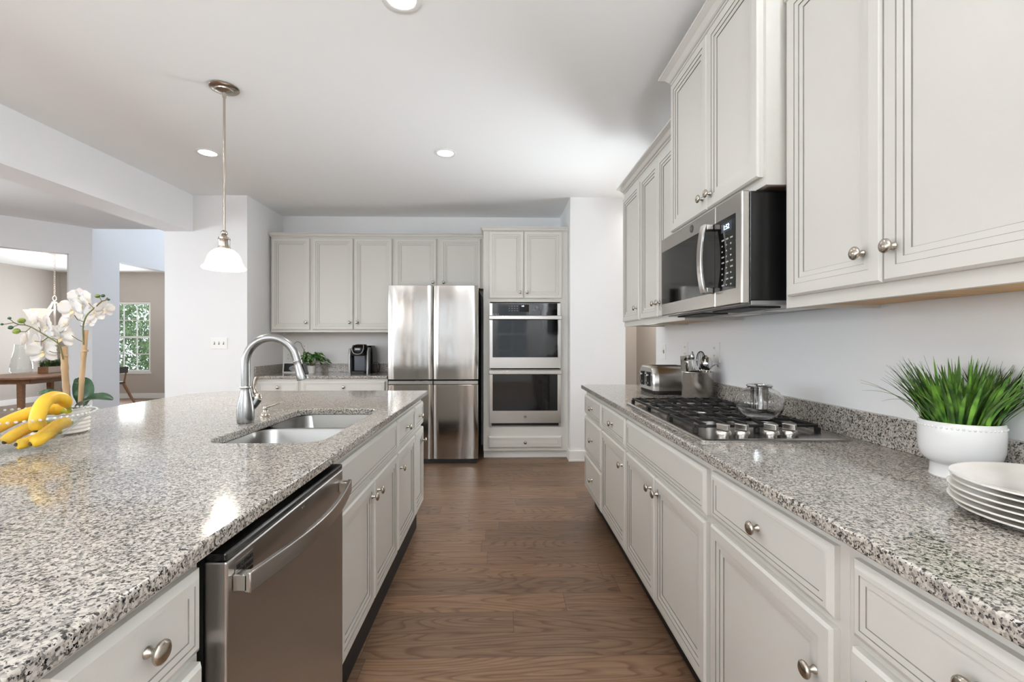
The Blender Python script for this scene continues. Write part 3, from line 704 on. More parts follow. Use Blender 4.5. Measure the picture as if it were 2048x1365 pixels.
def grate(y0, y1):
    g_ = MB(); x0, x1 = -.222, .222; zt = .036; t = .005
    for y in (y0, y1): g_.box(x0, x1, y-t, y+t, zt-.011, zt-.001)
    for x in (x0, x1): g_.box(x-t, x+t, y0, y1, zt-.011, zt-.001)
    for x in (x0, 0, x1):
        for y in (y0, y1): g_.box(x-.008, x+.008, y-.008, y+.008, .0065, zt-.012)
    nb = 6
    for k in range(nb):          # fingers that rise a little above the frame
        x = x0+(x1-x0)*(k+.5)/nb
        for (ya, yb) in ((y0, y0+(y1-y0)*.40), (y1, y1-(y1-y0)*.40)):
            g_.rings([[(x-.0036, ya, zt-.014), (x+.0036, ya, zt-.014), (x+.0036, ya, zt+.004), (x-.0036, ya, zt+.004)],
                      [(x-.0036, yb, zt-.005), (x+.0036, yb, zt-.005), (x+.0036, yb, zt+.004), (x-.0036, yb, zt+.004)]])
    g_.box(x0, x1, (y0+y1)/2-.0045, (y0+y1)/2+.0045, zt-.010, zt+.002)
    g_.build('grate', 'iron', ct, bevel=.0015)
grate(-.335, -.095); grate(-.080, .180); grate(.195, .435)
for kx in (-.150, -.085, .018, .083):
    k_ = MB().lathe([(.0001, .006), (.019, .006), (.019, .010), (.0265, .012), (.0270, .021), (.0245, .0255), (.0001, .0265)], 28, T(kx, -.392, 0), wave=lambda a: .012*math.cos(14*a)).build('knob', 'stainless', ct, smooth=40)
    MB().box(-.0075, .0075, -.023, .023, .0266, .048, 0, T(kx, -.392, 0, rz=.5)).build('grip', 'stainless', k_, bevel=.003)

# ---------------------------------------------------------------- things on the right counter
tp = thing('glass_teapot', 'round clear glass teapot with a steel infuser standing on the cooktop grate', 'teapot', (.990, 1.72, .9555))
op = [(.0001, .001), (.045, .001), (.062, .008), (.080, .032), (.086, .056), (.082, .080), (.066, .102), (.045, .114), (.040, .118), (.041, .122)]
inn = [(r-.0028 if r > .003 else r, z+(.0025 if z < .05 else 0)) for r, z in op][::-1]
MB().lathe(op+inn, 40, cap=False).build('body', 'glass', tp, smooth=60)
MB().lathe([(.036, .120), (.044, .120), (.046, .124), (.043, .128), (.033, .126), (.0305, .122), (.0295, .036), (.0001, .034)], 32, cap=False).build('infuser', 'chrome', tp, smooth=40, solid=.0008)
MB().tube(smooth_path([(.040, .058, .092), (.050, .075, .098), (.056, .086, .112)], 5), [.014]*4+[.010]*4+[.007]*3, 12).build('spout', 'glass', tp, smooth=60)
to = thing('toaster', 'brushed steel four slice toaster with two lever slots behind the utensil crock', 'toaster', (1.085, 2.965, .914))
def tsec(x, s, zb=.024):
    hw = .150
    p = [(-hw, zb), (-hw-.004, .06), (-hw, .12), (-hw+.02, .16), (-hw+.045, .174), (hw-.045, .174), (hw-.02, .16), (hw, .12), (hw+.004, .06), (hw, zb)]
    return [(x, y*s, zb+(z-zb)*(1-(1-s)*.6)) for y, z in p]
MB().rings([tsec(-.098, 1), tsec(.112, 1), tsec(.122, .93)]).build('housing', 'stainless', to, smooth=35)
pe = MB().rings([tsec(-.134, .90), tsec(-.124, .97), tsec(-.0985, 1.0)]).build('end_panel', 'crock_steel', to, smooth=35)
MB().prism(rrect(-.128, .116, -.147, .147, .03), .004, .0235).build('base', 'matte_black', to)
for yy in (-.062, .062):
    MB().box(-.138, -.128, yy-.026, yy+.026, .052, .142, 0, T(.002, 0, 0, ry=-.04)).build('lever_panel', 'gasket', pe)
    MB().box(-.156, -.138, yy-.018, yy+.018, .112, .124).build('lever', 'chrome', pe, bevel=.003)
    MB().lathe([(.0001, 0), (.010, 0), (.009, .010), (.0001, .010)], 16, T(-.138, yy, .068, ry=-PI/2)).build('dial', 'chrome', pe)
MB().box(-.085, .100, -.098, -.066, .1742, .1752).box(-.085, .100, -.036, -.004, .1742, .1752).box(-.085, .100, .004, .036, .1742, .1752).box(-.085, .100, .066, .098, .1742, .1752).build('slots', 'gasket', to)
cr = thing('utensil_crock', 'brushed steel utensil crock between the toaster and the cooktop', 'crock', (1.118, 2.56, .914))
MB().lathe([(.0001, 0), (.083, 0), (.085, .003), (.085, .157), (.087, .160), (.085, .163), (.081, .160), (.081, .006), (.0001, .006)], 44, cap=False).build('pot', 'crock_steel', cr, smooth=40)
CX_, CY_, CZ_ = 1.118, 2.56, .9205
def utensil(name, label, ax, ay, bx, by, top, mk):
    """root at the crock's floor; the tool leans so that its head is at (bx, by, top) over the crock"""
    r = thing(name, label, name.replace('_', ' '), (CX_+ax, CY_+ay, CZ_), 0, None)
    d = Vector((bx-ax, by-ay, top)); L = d.length
    r.rotation_mode = 'QUATERNION'; r.rotation_quaternion = Vector((0, 0, 1)).rotation_difference(d.normalized())
    mk(r, L); return r
def spoon_head(L, w_, l_, m_='chrome', depth=.010, bowl=True):
    rs = []
    for k in range(9):
        t = k/8; z = L-l_+l_*t; hw = max(w_*math.sin(PI*min(.98, .06+.9*t))**.7, .002)
        cy = depth*math.sin(PI*t)
        rs.append([(-hw, 0, z), (-hw*.6, cy*.8, z), (0, cy, z), (hw*.6, cy*.8, z), (hw, 0, z), (hw*.6, cy*.8-.002, z), (0, cy-.002, z), (-hw*.6, cy*.8-.002, z)])
    return MB().rings(rs)
def mk_spoon(w_, l_, hm='chrome', m_='chrome', dep=.012):
    def f(r, L):
        MB().tube([(0, 0, 0), (0, 0, L*.5), (0, 0, L-l_*.96)], [.006, .005, .004], 8).build('handle', hm, r, smooth=50)
        spoon_head(L, w_, l_, m_, dep).build('head', m_, r, smooth=60)
    return f
def mk_whisk(r, L):
    MB().tube([(0, 0, 0), (0, 0, L-.105)], .008, 10).build('handle', 'chrome', r, smooth=50)
    wv = MB()
    for k in range(6):
        a = PI*k/6; pts = []
        for j in range(17):
            t = j/16; s_ = math.sin(PI*t); x = .034*math.sin(2*PI*(t-.5))*-1 if False else .034*math.cos(PI*t)*(s_**.45 if 0 < t < 1 else 0)
            pts.append((x*math.cos(a), x*math.sin(a), L-.11+.11*s_**.8))
        wv.tube(pts, .0011, 5)
    wv.build('wires', 'iron', r, smooth=60)
def mk_spatula(r, L):
    MB().tube([(0, 0, 0), (0, 0, L-.075)], .006, 8).build('handle', 'matte_black', r, smooth=50)
    MB().prism([(-.034, 0), (.034, 0), (.030, .075), (-.030, .075)], -.001, .001, 0, T(0, 0, L-.075, rx=PI/2)).build('head', 'nickel', r)
def mk_slotted(r, L):
    MB().tube([(0, 0, 0), (0, 0, L-.07)], .008, 8).build('handle', 'matte_black', r, smooth=50)
    s_ = MB()
    for k in range(5): s_.box(-.03+.0135*k, -.024+.0135*k, -.001, .001, L-.064, L-.008)
    s_.box(-.031, .031, -.001, .001, L-.070, L-.064).box(-.031, .031, -.001, .001, L-.008, L); s_.build('head', 'chrome', r)
def mk_ladle(r, L):
    MB().tube(smooth_path([(0, 0, 0), (0, 0, L*.6), (.006, 0, L-.03), (.03, 0, L-.004), (.045, 0, L-.012)], 5), .0042, 8).build('handle', 'chrome', r, smooth=50)
def mk_knife(r, L):
    MB().tube([(0, 0, 0), (0, 0, L-.05)], .004, 8).build('shaft', 'chrome', r, smooth=50)
    MB().lathe([(.0001, L-.055), (.011, L-.045), (.012, L-.028), (.006, L-.008), (.0001, L)], 10).build('head', 'chrome', r, smooth=60)
utensil('whisk', 'balloon whisk with dark wires standing in the steel utensil crock', .0, -.01, .010, -.02, .272, mk_whisk)
utensil('spatula', 'flat steel turner blade standing at the left back of the utensil crock', -.03, .03, -.052, .045, .245, mk_spatula)
utensil('slotted_turner', 'slotted steel turner with black handle in front of the flat turner in the crock', -.025, -.02, -.042, -.038, .226, mk_slotted)
utensil('serving_fork', 'slim polished tool with pointed tip standing highest left of the whisk', -.01, .01, -.022, .02, .272, mk_knife)
utensil('small_spoon', 'small polished spoon leaning over the left rim of the utensil crock', -.05, .0, -.072, -.01, .236, mk_spoon(.014, .045, 'matte_black'))
utensil('serving_spoon', 'large polished serving spoon with dark bowl at the right of the whisk', .02, -.02, .046, -.04, .238, mk_spoon(.026, .075, dep=-.014))
utensil('cooking_spoon', 'big steel cooking spoon behind the polished serving spoon in the crock', .02, .02, .056, .02, .248, mk_spoon(.028, .085, 'nickel', 'nickel', -.012))
utensil('ladle', 'long handled ladle leaning over the right rim of the utensil crock', .035, .01, .078, .0, .205, mk_ladle)

pl_ = thing('potted_grass', 'tuft of green grass in a white footed bowl beside the stacked plates', 'plant', (1.137, 1.10, .914))
po = [(.0001, 0), (.058, 0), (.0595, .003), (.0575, .007), (.0565, .032), (.059, .036), (.067, .040), (.0755, .052), (.080, .072), (.0812, .100), (.0808, .128), (.0795, .137), (.077, .139), (.074, .137), (.072, .130), (.071, .115), (.0001, .115)]
MB().lathe(po, 48, cap=False).build('pot', 'ceramic', pl_, smooth=50)
bd = MB()
for k in range(52):
    a = 2*PI*k/52; bd.lathe([(.0001, -.0032), (.003, -.001), (.003, .001), (.0001, .0032)], 6, T(.0802*math.cos(a), .0802*math.sin(a), .127))
bd.build('beaded_rim', 'ceramic', pl_, smooth=80)
MB().lathe([(.0001, .1152), (.0705, .1152), (.0705, .122), (.0001, .124)], 30).build('soil', 'soil', pl_)
def blade(mb, p0, az, lean, L, w_, curl, m_=0, n_=7):
    d = Vector((math.cos(az), math.sin(az), 0)); side = Vector((-math.sin(az), math.cos(az), 0))
    pts = []; p = Vector(p0); th = lean
    rs = []
    for k in range(n_+1):
        t = k/n_; hw = w_*(.55+.9*t if t < .5 else 1.0)*(1-max(0, t-.45)/.56)**.8
        hw = max(hw, .0002); nn = d*math.cos(th)-Vector((0, 0, 1))*math.sin(th)
        rs.append([p-side*hw, p+nn*hw*.35, p+side*hw, p-nn*.0003])
        th += curl/n_; p = p+(d*math.sin(th)+Vector((0, 0, 1))*math.cos(th))*(L/n_)
    mb.rings(rs, m_)
random.seed(11); gb = MB()
for k in range(300):
    a = random.uniform(0, 2*PI); rr = .066*math.sqrt(random.random())
    o_ = rr/.066; lean = .02+.42*o_*random.uniform(.4, 1.1); L = random.uniform(.115, .185)
    blade(gb, (rr*math.cos(a), rr*math.sin(a), .120), a+random.uniform(-.4, .4), lean, L, random.uniform(.0034, .0058), random.uniform(-.1, .55)+.22*o_, 0 if random.random() < .55 else 1)
for a, L, cu in ((PI*.98, .21, 1.15), (PI*1.05, .20, 1.3), (PI*.9, .19, .9), (PI*1.12, .17, .9), (PI*1.2, .18, .6), (-.2, .19, 1.1), (-.5, .19, .9), (.3, .19, 1.0), (PI*.8, .18, .8)):
    blade(gb, (.06*math.cos(a), .06*math.sin(a), .120), a, .45, L, .0030, cu, 0, 9)
# keep the blades clear of the wall
gb.v = [(min(x, .098-.0), y, z) for x, y, z in gb.v]
gb.build('grass_blades', ['grass', 'dark_grass'], pl_, smooth=60)
PR = [(.0001, .002), (.085, .002), (.088, 0), (.094, .0), (.096, .003), (.118, .008), (.152, .0145), (.1555, .0155), (.156, .0175), (.1545, .0185), (.150, .0175), (.118, .0115), (.098, .0075), (.0001, .0065)]
plate_mesh = None
PLB = ['second from the bottom', 'third from the bottom', 'fourth from the bottom', 'fifth from the bottom, under the top plate']
for k in range(6):
    lb = 'white dinner plate at the bottom of the stack, resting on the granite' if k == 0 else 'topmost white dinner plate of the stack below the potted grass' if k == 5 else 'white dinner plate %s of the stack' % PLB[k-1]
    if k == 0: o = MB().lathe(PR, 64, cap=False).build('dinner_plate', 'plate', None, smooth=50); plate_mesh = o.data
    else: o = bpy.data.objects.new('dinner_plate', plate_mesh); COL.objects.link(o)
    o.location = (1.030+(.003, -.001, .002, 0, .004, .003)[k], .805+(-.006, .002, .001, .003, 0, .002)[k], .9142+.0112*k)
    tag(o, lb, 'plate', 'white plates stacked on the right counter')

# wall plates
def wall_plate(name, label, cat, loc, rz, w_, h_, slots, group=None):
    r = thing(name, label, cat, loc, rz, group)
    MB().box(-w_/2, w_/2, -.006, 0, -h_/2, h_/2).build('cover_plate', 'plastic', r, bevel=.002)
    if slots[0] == 'toggle':
        for x in slots[1]:
            MB().box(x-.006, x+.006, -.0075, -.0062, -.014, .014).build('toggle_slot', 'slot', r); MB().box(x-.0045, x+.0045, -.016, -.0076, -.002, .010).build('toggle', 'plastic', r, bevel=.001)
    else:
        for x in slots[1]:
            for z in (-.022, .022):
                s_ = MB().box(x-.015, x+.015, -.0085, -.0062, z-.014, z+.014).build('receptacle', 'plastic', r, bevel=.003)
                MB().box(x-.007, x-.004, -.0088, -.0086, z-.003, z+.008).box(x+.004, x+.007, -.0088, -.0086, z-.003, z+.008).build('slot', 'slot', s_)
    return r
wall_plate('light_switch', 'white three toggle switch plate on the stub wall left of the back counter', 'switch', (-2.881, 4.7295, 1.227), 0, .165, .117, ('toggle', (-.046, 0, .046)))
wall_plate('light_switch', 'white switch plate at the far end of the right wall, beyond the toaster', 'switch', (1.2395, 3.42, 1.17), RR, .072, .117, ('toggle', (0,)))
wall_plate('wall_outlet', 'white outlet plate above the toaster on the right wall', 'outlet', (1.2395, 3.02, 1.185), RR, .072, .117, ('o', (0,)), 'outlets on the right wall')
wall_plate('wall_outlet', 'white outlet plate behind the utensils on the right wall', 'outlet', (1.2395, 2.60, 1.185), RR, .115, .117, ('o', (0,)), 'outlets on the right wall')

# ---------------------------------------------------------------- things on the back counter
ph = thing('framed_picture', 'small white framed picture of a dish leaning on the back counter behind the faucet', 'picture', (-2.398, 5.33, .882))
Tm = T(0, 0, 0, rx=-.15)
fb = MB().box(-.125, .125, -.012, 0, 0, .012, 0, Tm).box(-.125, .125, -.012, 0, .108, .120, 0, Tm).box(-.125, -.113, -.012, 0, .012, .108, 0, Tm).box(.113, .125, -.012, 0, .012, .108, 0, Tm)
fb.build('frame', 'trim', ph)
pic = MB().box(-.1125, .1125, -.006, -.002, .0125, .1075, 0, Tm).build('picture', 'matte_black', ph)
MB().lathe([(.0001, 0), (.07, 0), (.085, .0008), (.0001, .0006)], 32, Tm @ T(.03, -.0064, .05, rx=PI/2) @ Matrix.Diagonal((1, .46, 1, 1))).build('printed_dish', 'grey_plastic', pic)
for (x, z, s_, mm) in ((.0, .052, .022, 'walnut'), (.03, .058, .024, 'lip'), (.055, .05, .022, 'bamboo'), (.02, .044, .02, 'banana_tip')):
    MB().lathe([(.0001, 0), (s_, 0), (.0001, .0006)], 14, Tm @ T(x, -.0076, z, rx=PI/2, ry=.4) @ Matrix.Diagonal((1, .5, 1, 1))).build('printed_food', mm, pic)
pp = thing('potted_pothos', 'leafy green trailing plant in a small white pot on the back counter', 'plant', (-2.172, 5.28, .882))
MB().lathe([(.0001, 0), (.036, 0), (.038, .004), (.048, .082), (.05, .085), (.046, .085), (.043, .07), (.0001, .07)], 28, cap=False).build('pot', 'ceramic', pp, smooth=50)
random.seed(21); lf = MB(); stm = MB()
for k in range(105):
    a = random.uniform(0, 2*PI); r_ = random.uniform(.02, .155); z = .10+.16*math.sqrt(max(0, 1-(r_/.165)**2))*random.uniform(.35, 1)-.03*(r_/.15)
    y_ = r_*math.sin(a)*.75; x_ = r_*math.cos(a)*1.2; s_ = random.uniform(.030, .046)
    Tl = T(x_, y_, z, random.uniform(-.9, .2), random.uniform(-.5, .5), a-PI/2)
    vs = [(0, 0, 0), (-.55, .35, .08), (-.42, .85, .03), (0, 1.35, -.18), (.42, .85, .03), (.55, .35, .08), (0, .5, -.02)]
    lf.add([(p[0]*s_, p[1]*s_, p[2]*s_) for p in vs], [(0, 6, 1), (1, 6, 2), (2, 6, 3), (3, 6, 4), (4, 6, 5), (5, 6, 0)], random.choice((0, 0, 1)), Tl)
    if k % 3 == 0: stm.tube([(0, 0, .07), (x_*.5, y_*.5, z*.8+.02), (x_, y_, z)], .0015, 5)
lf.build('leaves', ['pothos', 'leaf'], pp, smooth=80, solid=.0006); stm.build('stems', 'stem', pp)
cm = thing('coffee_maker', 'black and silver single cup coffee machine on the back counter beside the refrigerator', 'coffee maker', (-1.585, 5.14, .882))
def csec(z, x0, x1, y0, y1, r): return [(x, y, z) for x, y in rrect(x0, x1, y0, y1, r, 4)]
MB().rings([csec(0, -.115, .125, .06, .29, .03), csec(.20, -.118, .125, .06, .29, .03), csec(.28, -.112, .12, .05, .29, .04), csec(.315, -.095, .105, .06, .275, .05)]).build('housing', 'black_plastic', cm, smooth=40)
MB().prism(rrect(-.095, .075, -.03, .06, .025), 0, .030).build('drip_tray', 'matte_black', cm, bevel=.003)
MB().rings([csec(.205, -.09, .075, -.02, .07, .03), csec(.27, -.095, .08, -.035, .08, .035), csec(.315, -.088, .07, .01, .10, .04), csec(.330, -.06, .05, .05, .12, .03)]).build('brew_head', 'black_plastic', cm, smooth=40)
MB().tube(smooth_path([(-.062, -.012, .325), (-.072, -.036, .285), (-.052, -.044, .235), (-.008, -.046, .222), (.036, -.044, .235), (.056, -.036, .285), (.048, -.012, .325)], 5), .0055, 8).build('trim_loop', 'grey_plastic', cm, smooth=60)
MB().box(-.042, .026, -.043, -.037, .262, .292).build('display', 'tank', cm); MB().box(-.034, .018, -.0436, -.0431, .270, .284).build('key_print', 'print', cm)
MB().box(-.072, .045, .052, .0595, .036, .198).build('cup_bay', 'tank', cm)
MB().rings([csec(.0, .082, .106, -.02, .07, .01), csec(.25, .084, .108, -.015, .07, .01), csec(.295, .084, .110, .02, .10, .01)]).build('side_pillar', 'grey_plastic', cm, smooth=40)
MB().rings([csec(.02, -.125, -.096, -.005, .08, .012), csec(.20, -.13, -.098, -.005, .08, .012), csec(.285, -.126, -.098, .02, .09, .012)]).build('side_pillar', 'grey_plastic', cm, smooth=40)
MB().tube(smooth_path([(.126, .20, .12), (.16, .20, .11), (.175, .19, .06), (.155, .19, .012), (.128, .21, .006)], 6), .0035, 8).build('power_cord', 'matte_black', cm, smooth=60)
rk = thing('pod_rack', 'black scrolled wire rack beside the refrigerator, partly hidden by it', 'rack', (-1.245, 5.22, .882))
wr = MB().lathe([(.0001, 0), (.032, 0), (.032, .006), (.0001, .006)], 20)
wr.tube([(0, 0, .006), (0, 0, .22)], .003, 6)
for k in range(4):
    z = .03+.047*k; wr.tube([(.030*math.cos(a), -.012+.030*math.sin(a), z+.010*math.cos(a)) for a in [2*PI*j/16 for j in range(17)]], .0022, 5)
wr.build('wire_frame', 'iron', rk, smooth=60)
for k, nm in enumerate(('lowest', 'second lowest', 'second highest', 'highest')):
    o = MB().lathe([(.0001, 0), (.018, 0), (.022, .032), (.024, .034), (.0001, .035)], 16, T(ry=.3)).build('coffee_pod', ['plastic'], None, smooth=40)
    o.location = (-1.247, 5.192, .916+.047*k); tag(o, 'small white coffee pod, %s on the black wire rack' % nm, 'coffee pod', 'coffee pods on the wire rack')
wp = wall_plate('wall_outlet', 'white outlet plate with a black cord above the back counter plant', 'outlet', (-2.345, 5.4995, 1.165), 0, .075, .117, ('o', (0,)))
MB().tube(smooth_path([(-.004, -.012, -.02), (-.01, -.045, .02), (-.03, -.05, .065), (-.075, -.05, .075), (-.11, -.045, .04)], 6), .003, 8).build('cord', 'print_dim', wp, smooth=60)
MB().tube(smooth_path([(-.002, -.012, -.02), (0, -.02, -.05), (-.006, -.03, -.10), (.01, -.04, -.18)], 6), .0035, 8).build('cord', 'matte_black', wp, smooth=60)
wall_plate('wall_outlet', 'white outlet plate above the framed picture at the left of the back counter', 'outlet', (-2.535, 5.4995, 1.06), 0, .072, .117, ('o', (0,)))
# ---------------------------------------------------------------- lamps
def can_light(x, y, label, e=3.2):
    r = thing('recessed_light', label, 'ceiling light', (x, y, CH), 0, 'round recessed lights in the kitchen ceiling')
    MB().lathe([(.062, -.001), (.085, -.001), (.087, -.004), (.083, -.007), (.064, -.006)], 40, cap=False).build('trim_ring', 'trim', r, smooth=50)
    MB().lathe([(.0001, -.0025), (.0615, -.0025), (.0615, -.0035), (.0001, -.0035)], 36).build('lens', 'lens', r)
    a = area('recessed_lamp', (x, y, CH-.012), (0, 0, 0), .12, .12, e, (1, .985, .965), 'DISK'); a.data.spread = math.radians(150)
can_light(-.439, 3.62, 'round recessed ceiling light in front of the refrigerator')
can_light(-2.32, 3.66, 'round recessed ceiling light beside the pendant rod', 1.6)
can_light(-.433, 1.99, 'round recessed ceiling light cut by the top edge, nearest the camera')
for x, y in ((-2.32, 1.93), (-.433, .25), (-2.32, .25), (-4.6, 2.2), (-4.6, -.5)):
    a = area('recessed_lamp', (x, y, CH-.012), (0, 0, 0),   .12, .12, 3.2, (1, .985, .965), 'DISK')
pn = thing('pendant_lamp', 'brushed nickel rod pendant with a frosted glass bell shade over the island', 'pendant lamp', (-1.628, 2.72, 1.672))
H_ = CH-1.672
MB().lathe([(.0001, H_), (.078, H_), (.080, H_-.006), (.074, H_-.012), (.050, H_-.016), (.048, H_-.022), (.030, H_-.028), (.012, H_-.032), (.0105, H_-.06), (.0001, H_-.06)][::-1], 36).build('canopy', 'nickel', pn, smooth=40)
MB().tube([(0, 0, .225), (0, 0, .6), (0, 0, H_-.05)], .0068, 14).build('rod', 'nickel', pn, smooth=50)
MB().lathe([(.0001, .197), (.010, .199), (.0165, .207), (.018, .214), (.0155, .223), (.008, .230), (.0001, .231)], 24).build('ball_joint', 'nickel', pn, smooth=60)
MB().lathe([(.0001, .120), (.034, .120), (.035, .126), (.032, .131), (.030, .133), (.030, .172), (.033, .176), (.030, .186), (.018, .190), (.013, .199), (.0001, .199)], 28, wave=lambda a: .05*math.cos(6*a)).build('socket_cup', 'nickel', pn, smooth=40)
so = [(.032, .121), (.050, .115), (.070, .098), (.084, .074), (.092, .048), (.097, .030), (.104, .022), (.114, .013), (.116, .006), (.112, .001)]
si = [(r-.004, z-.001) for r, z in so][::-1]
MB().lathe(so+si, 48, cap=False).build('lamp_shade', 'shade_glass', pn, smooth=60)
MB().lathe([(.0001, .112), (.014, .108), (.020, .088), (.028, .066), (.024, .046), (.0001, .036)], 20).build('bulb', 'bulb', pn, smooth=60)
pl = bpy.data.lights.new('pendant_glow', 'POINT'); pl.energy = 18; pl.color = (1, .93, .82); pl.shadow_soft_size = .04
po_ = bpy.data.objects.new('pendant_glow', pl); COL.objects.link(po_); po_.location = (-1.628, 2.72, 1.66)

# ---------------------------------------------------------------- fruit bowl on the island
fb_ = thing('glass_bowl', 'clear glass fruit bowl with a beaded rim holding bananas', 'bowl', (-1.505, 1.455, .9145))
bo = [(.0001, .0), (.062, .0), (.070, .003), (.092, .018), (.125, .050), (.156, .082), (.178, .100), (.184, .103)]
bi = [(max(r-.0045, .0001), z+.004) for r, z in bo][::-1]
MB().lathe(bo+bi, 64, cap=False).build('body', 'clear_glass', fb_, smooth=60)
bd = MB()
for k in range(72):
    a = 2*PI*k/72; bd.lathe([(.0001, -.0042), (.0032, -.0028), (.0045, 0), (.0032, .0028), (.0001, .0042)], 8, T(.184*math.cos(a), .184*math.sin(a), .1045))
bd.build('beaded_rim', 'bead_glass', fb_, smooth=80)
BAN = [
  [(-1.43, 1.545, 1.015), (-1.421, 1.53, 1.034), (-1.409, 1.5, 1.062), (-1.409, 1.47, 1.073), (-1.397, 1.43, 1.065), (-1.384, 1.4, 1.041), (-1.378, 1.385, 1.009), (-1.376, 1.38, 0.985)],
  [(-1.450, 1.56, 1.010), (-1.466, 1.56, 1.016), (-1.488, 1.55, 1.023), (-1.500, 1.51, 1.023), (-1.512, 1.46, 1.010), (-1.517, 1.41, 0.990), (-1.526, 1.385, 0.974)],
  [(-1.412, 1.535, 0.980), (-1.414, 1.52, 0.985), (-1.412, 1.49, 0.982), (-1.406, 1.45, 0.968), (-1.399, 1.41, 0.950), (-1.404, 1.395, 0.943)],
  [(-1.47, 1.53, 0.982), (-1.477, 1.50, 0.983), (-1.483, 1.46, 0.975), (-1.478, 1.41, 0.960), (-1.478, 1.392, 0.948)],
  [(-1.445, 1.53, 0.950), (-1.446, 1.50, 0.950), (-1.443, 1.45, 0.945), (-1.440, 1.405, 0.941), (-1.443, 1.392, 0.941)]]
BL = ['ripe yellow banana arching highest over the rim of the glass bowl', 'long yellow banana lying along the left side of the glass bowl', 'yellow banana lowest on the right in the glass bowl, under the arching one',
      'yellow banana with a blunt brown tip under the long left one in the bowl', 'greenish tipped banana at the bottom middle of the glass bowl']
BRAD = (.0185, .0185, .0185, .0165, .0155)
for pts, lb, R0 in zip(BAN, BL, BRAD):
    o0 = Vector(pts[len(pts)//2]); ps = smooth_path([Vector(p)-o0 for p in pts], 5); N = len(ps)
    rs = []
    for k in range(N):
        t = k/(N-1)
        if t < .10: r_ = .006
        elif t < .26: r_ = .006+(R0-.006)*(.5-.5*math.cos(PI*(t-.10)/.16))
        elif t < .80: r_ = R0*(1+.03*math.sin(PI*(t-.26)/.54))
        else: r_ = R0*math.sqrt(max(0, 1-((t-.80)/.215)**2))**.8
        rs.append(max(r_, .0045))
    r = thing('banana', lb, 'banana', o0, 0, 'bananas in the glass bowl')
    mb = MB().tube(ps, rs, 12)
    cut = [i for i in range(len(mb.f))]
    mb.m = [0 if i >= len(mb.f)-2 else (1 if (i//12) <= int(.16*N) else 0) for i in range(len(mb.f))]
    mb.build('fruit', ['banana', 'banana_green'], r, smooth=75)
    e = Vector(ps[-1]); d = (Vector(ps[-1])-Vector(ps[-3])).normalized()
    MB().tube([e-d*.001, e+d*.003, e+d*.005], [.0062, .0052, .003], 10).build('tip', 'banana_tip', r, smooth=60)

# ---------------------------------------------------------------- orchid
oc_ = thing('potted_orchid', 'white orchid with two staked flower stems in a ribbed white pot on the island', 'plant', (-1.603, 1.70, .9145))
MB().lathe([(.0001, 0), (.070, 0), (.0735, .003)]+[(.0755+.0022*math.cos(2*PI*k/4)+.004*k/22, .006+.0035*k) for k in range(25)]+[(.080, .093), (.077, .094), (.0745, .090), (.073, .078), (.0001, .078)], 48, cap=False).build('pot', 'matte_ceramic', oc_, smooth=50)
MB().lathe([(.0001, .0785), (.0725, .0785), (.06, .086), (.0001, .09)], 24).build('moss', 'soil', oc_, smooth=60)
def stake(pts, r0):
    ps = smooth_path(pts, 6); rs = [r0*(1.14 if k in (7, 13) else 1) for k in range(len(ps))]
    MB().tube(ps, rs, 12).build('bamboo_stake', 'bamboo', oc_, smooth=40)
stake([(.025, 0, .082), (.018, 0, .158), (.013, 0, .222), (.009, 0, .315)], .0098)
stake([(.067, .0, .082), (.072, 0, .176), (.079, 0, .268), (.087, 0, .375)], .0074)
for z, x, r_ in ((.282, .0105, .0112), (.300, .0855, .0088)): MB().lathe([(r_-.002, -.004), (r_, -.003), (r_, .003), (r_-.002, .004)], 16, T(x, 0, z), cap=False).build('raffia_tie', 'bamboo', oc_, smooth=60)
sm = MB()
SL = [(0.017, -0.012, 0.268), (0.014, -0.014, 0.293), (0.001, -0.01, 0.322), (-0.022, -0.01, 0.341), (-0.057, -0.01, 0.362), (-0.094, -0.01, 0.384), (-0.119, -0.01, 0.393), (-0.14, -0.01, 0.395), (-0.158, -0.01, 0.402)]
SR = [(0.088, -0.010, 0.322), (0.086, -0.010, 0.377), (0.088, -0.008, 0.404), (0.099, -0.008, 0.43), (0.122, -0.008, 0.453), (0.15, -0.008, 0.479), (0.164, -0.008, 0.484), (0.172, -0.008, 0.493)]
MB().tube(smooth_path(SL, 5), .0021, 8).tube([SL[-1], (-.18, -.01, .398), (-.2, -.01, .395)], .0013, 6).build('flower_stem', 'stem', oc_, smooth=60)
MB().tube(smooth_path(SR, 5), .0023, 8).build('flower_stem', 'stem', oc_, smooth=60)
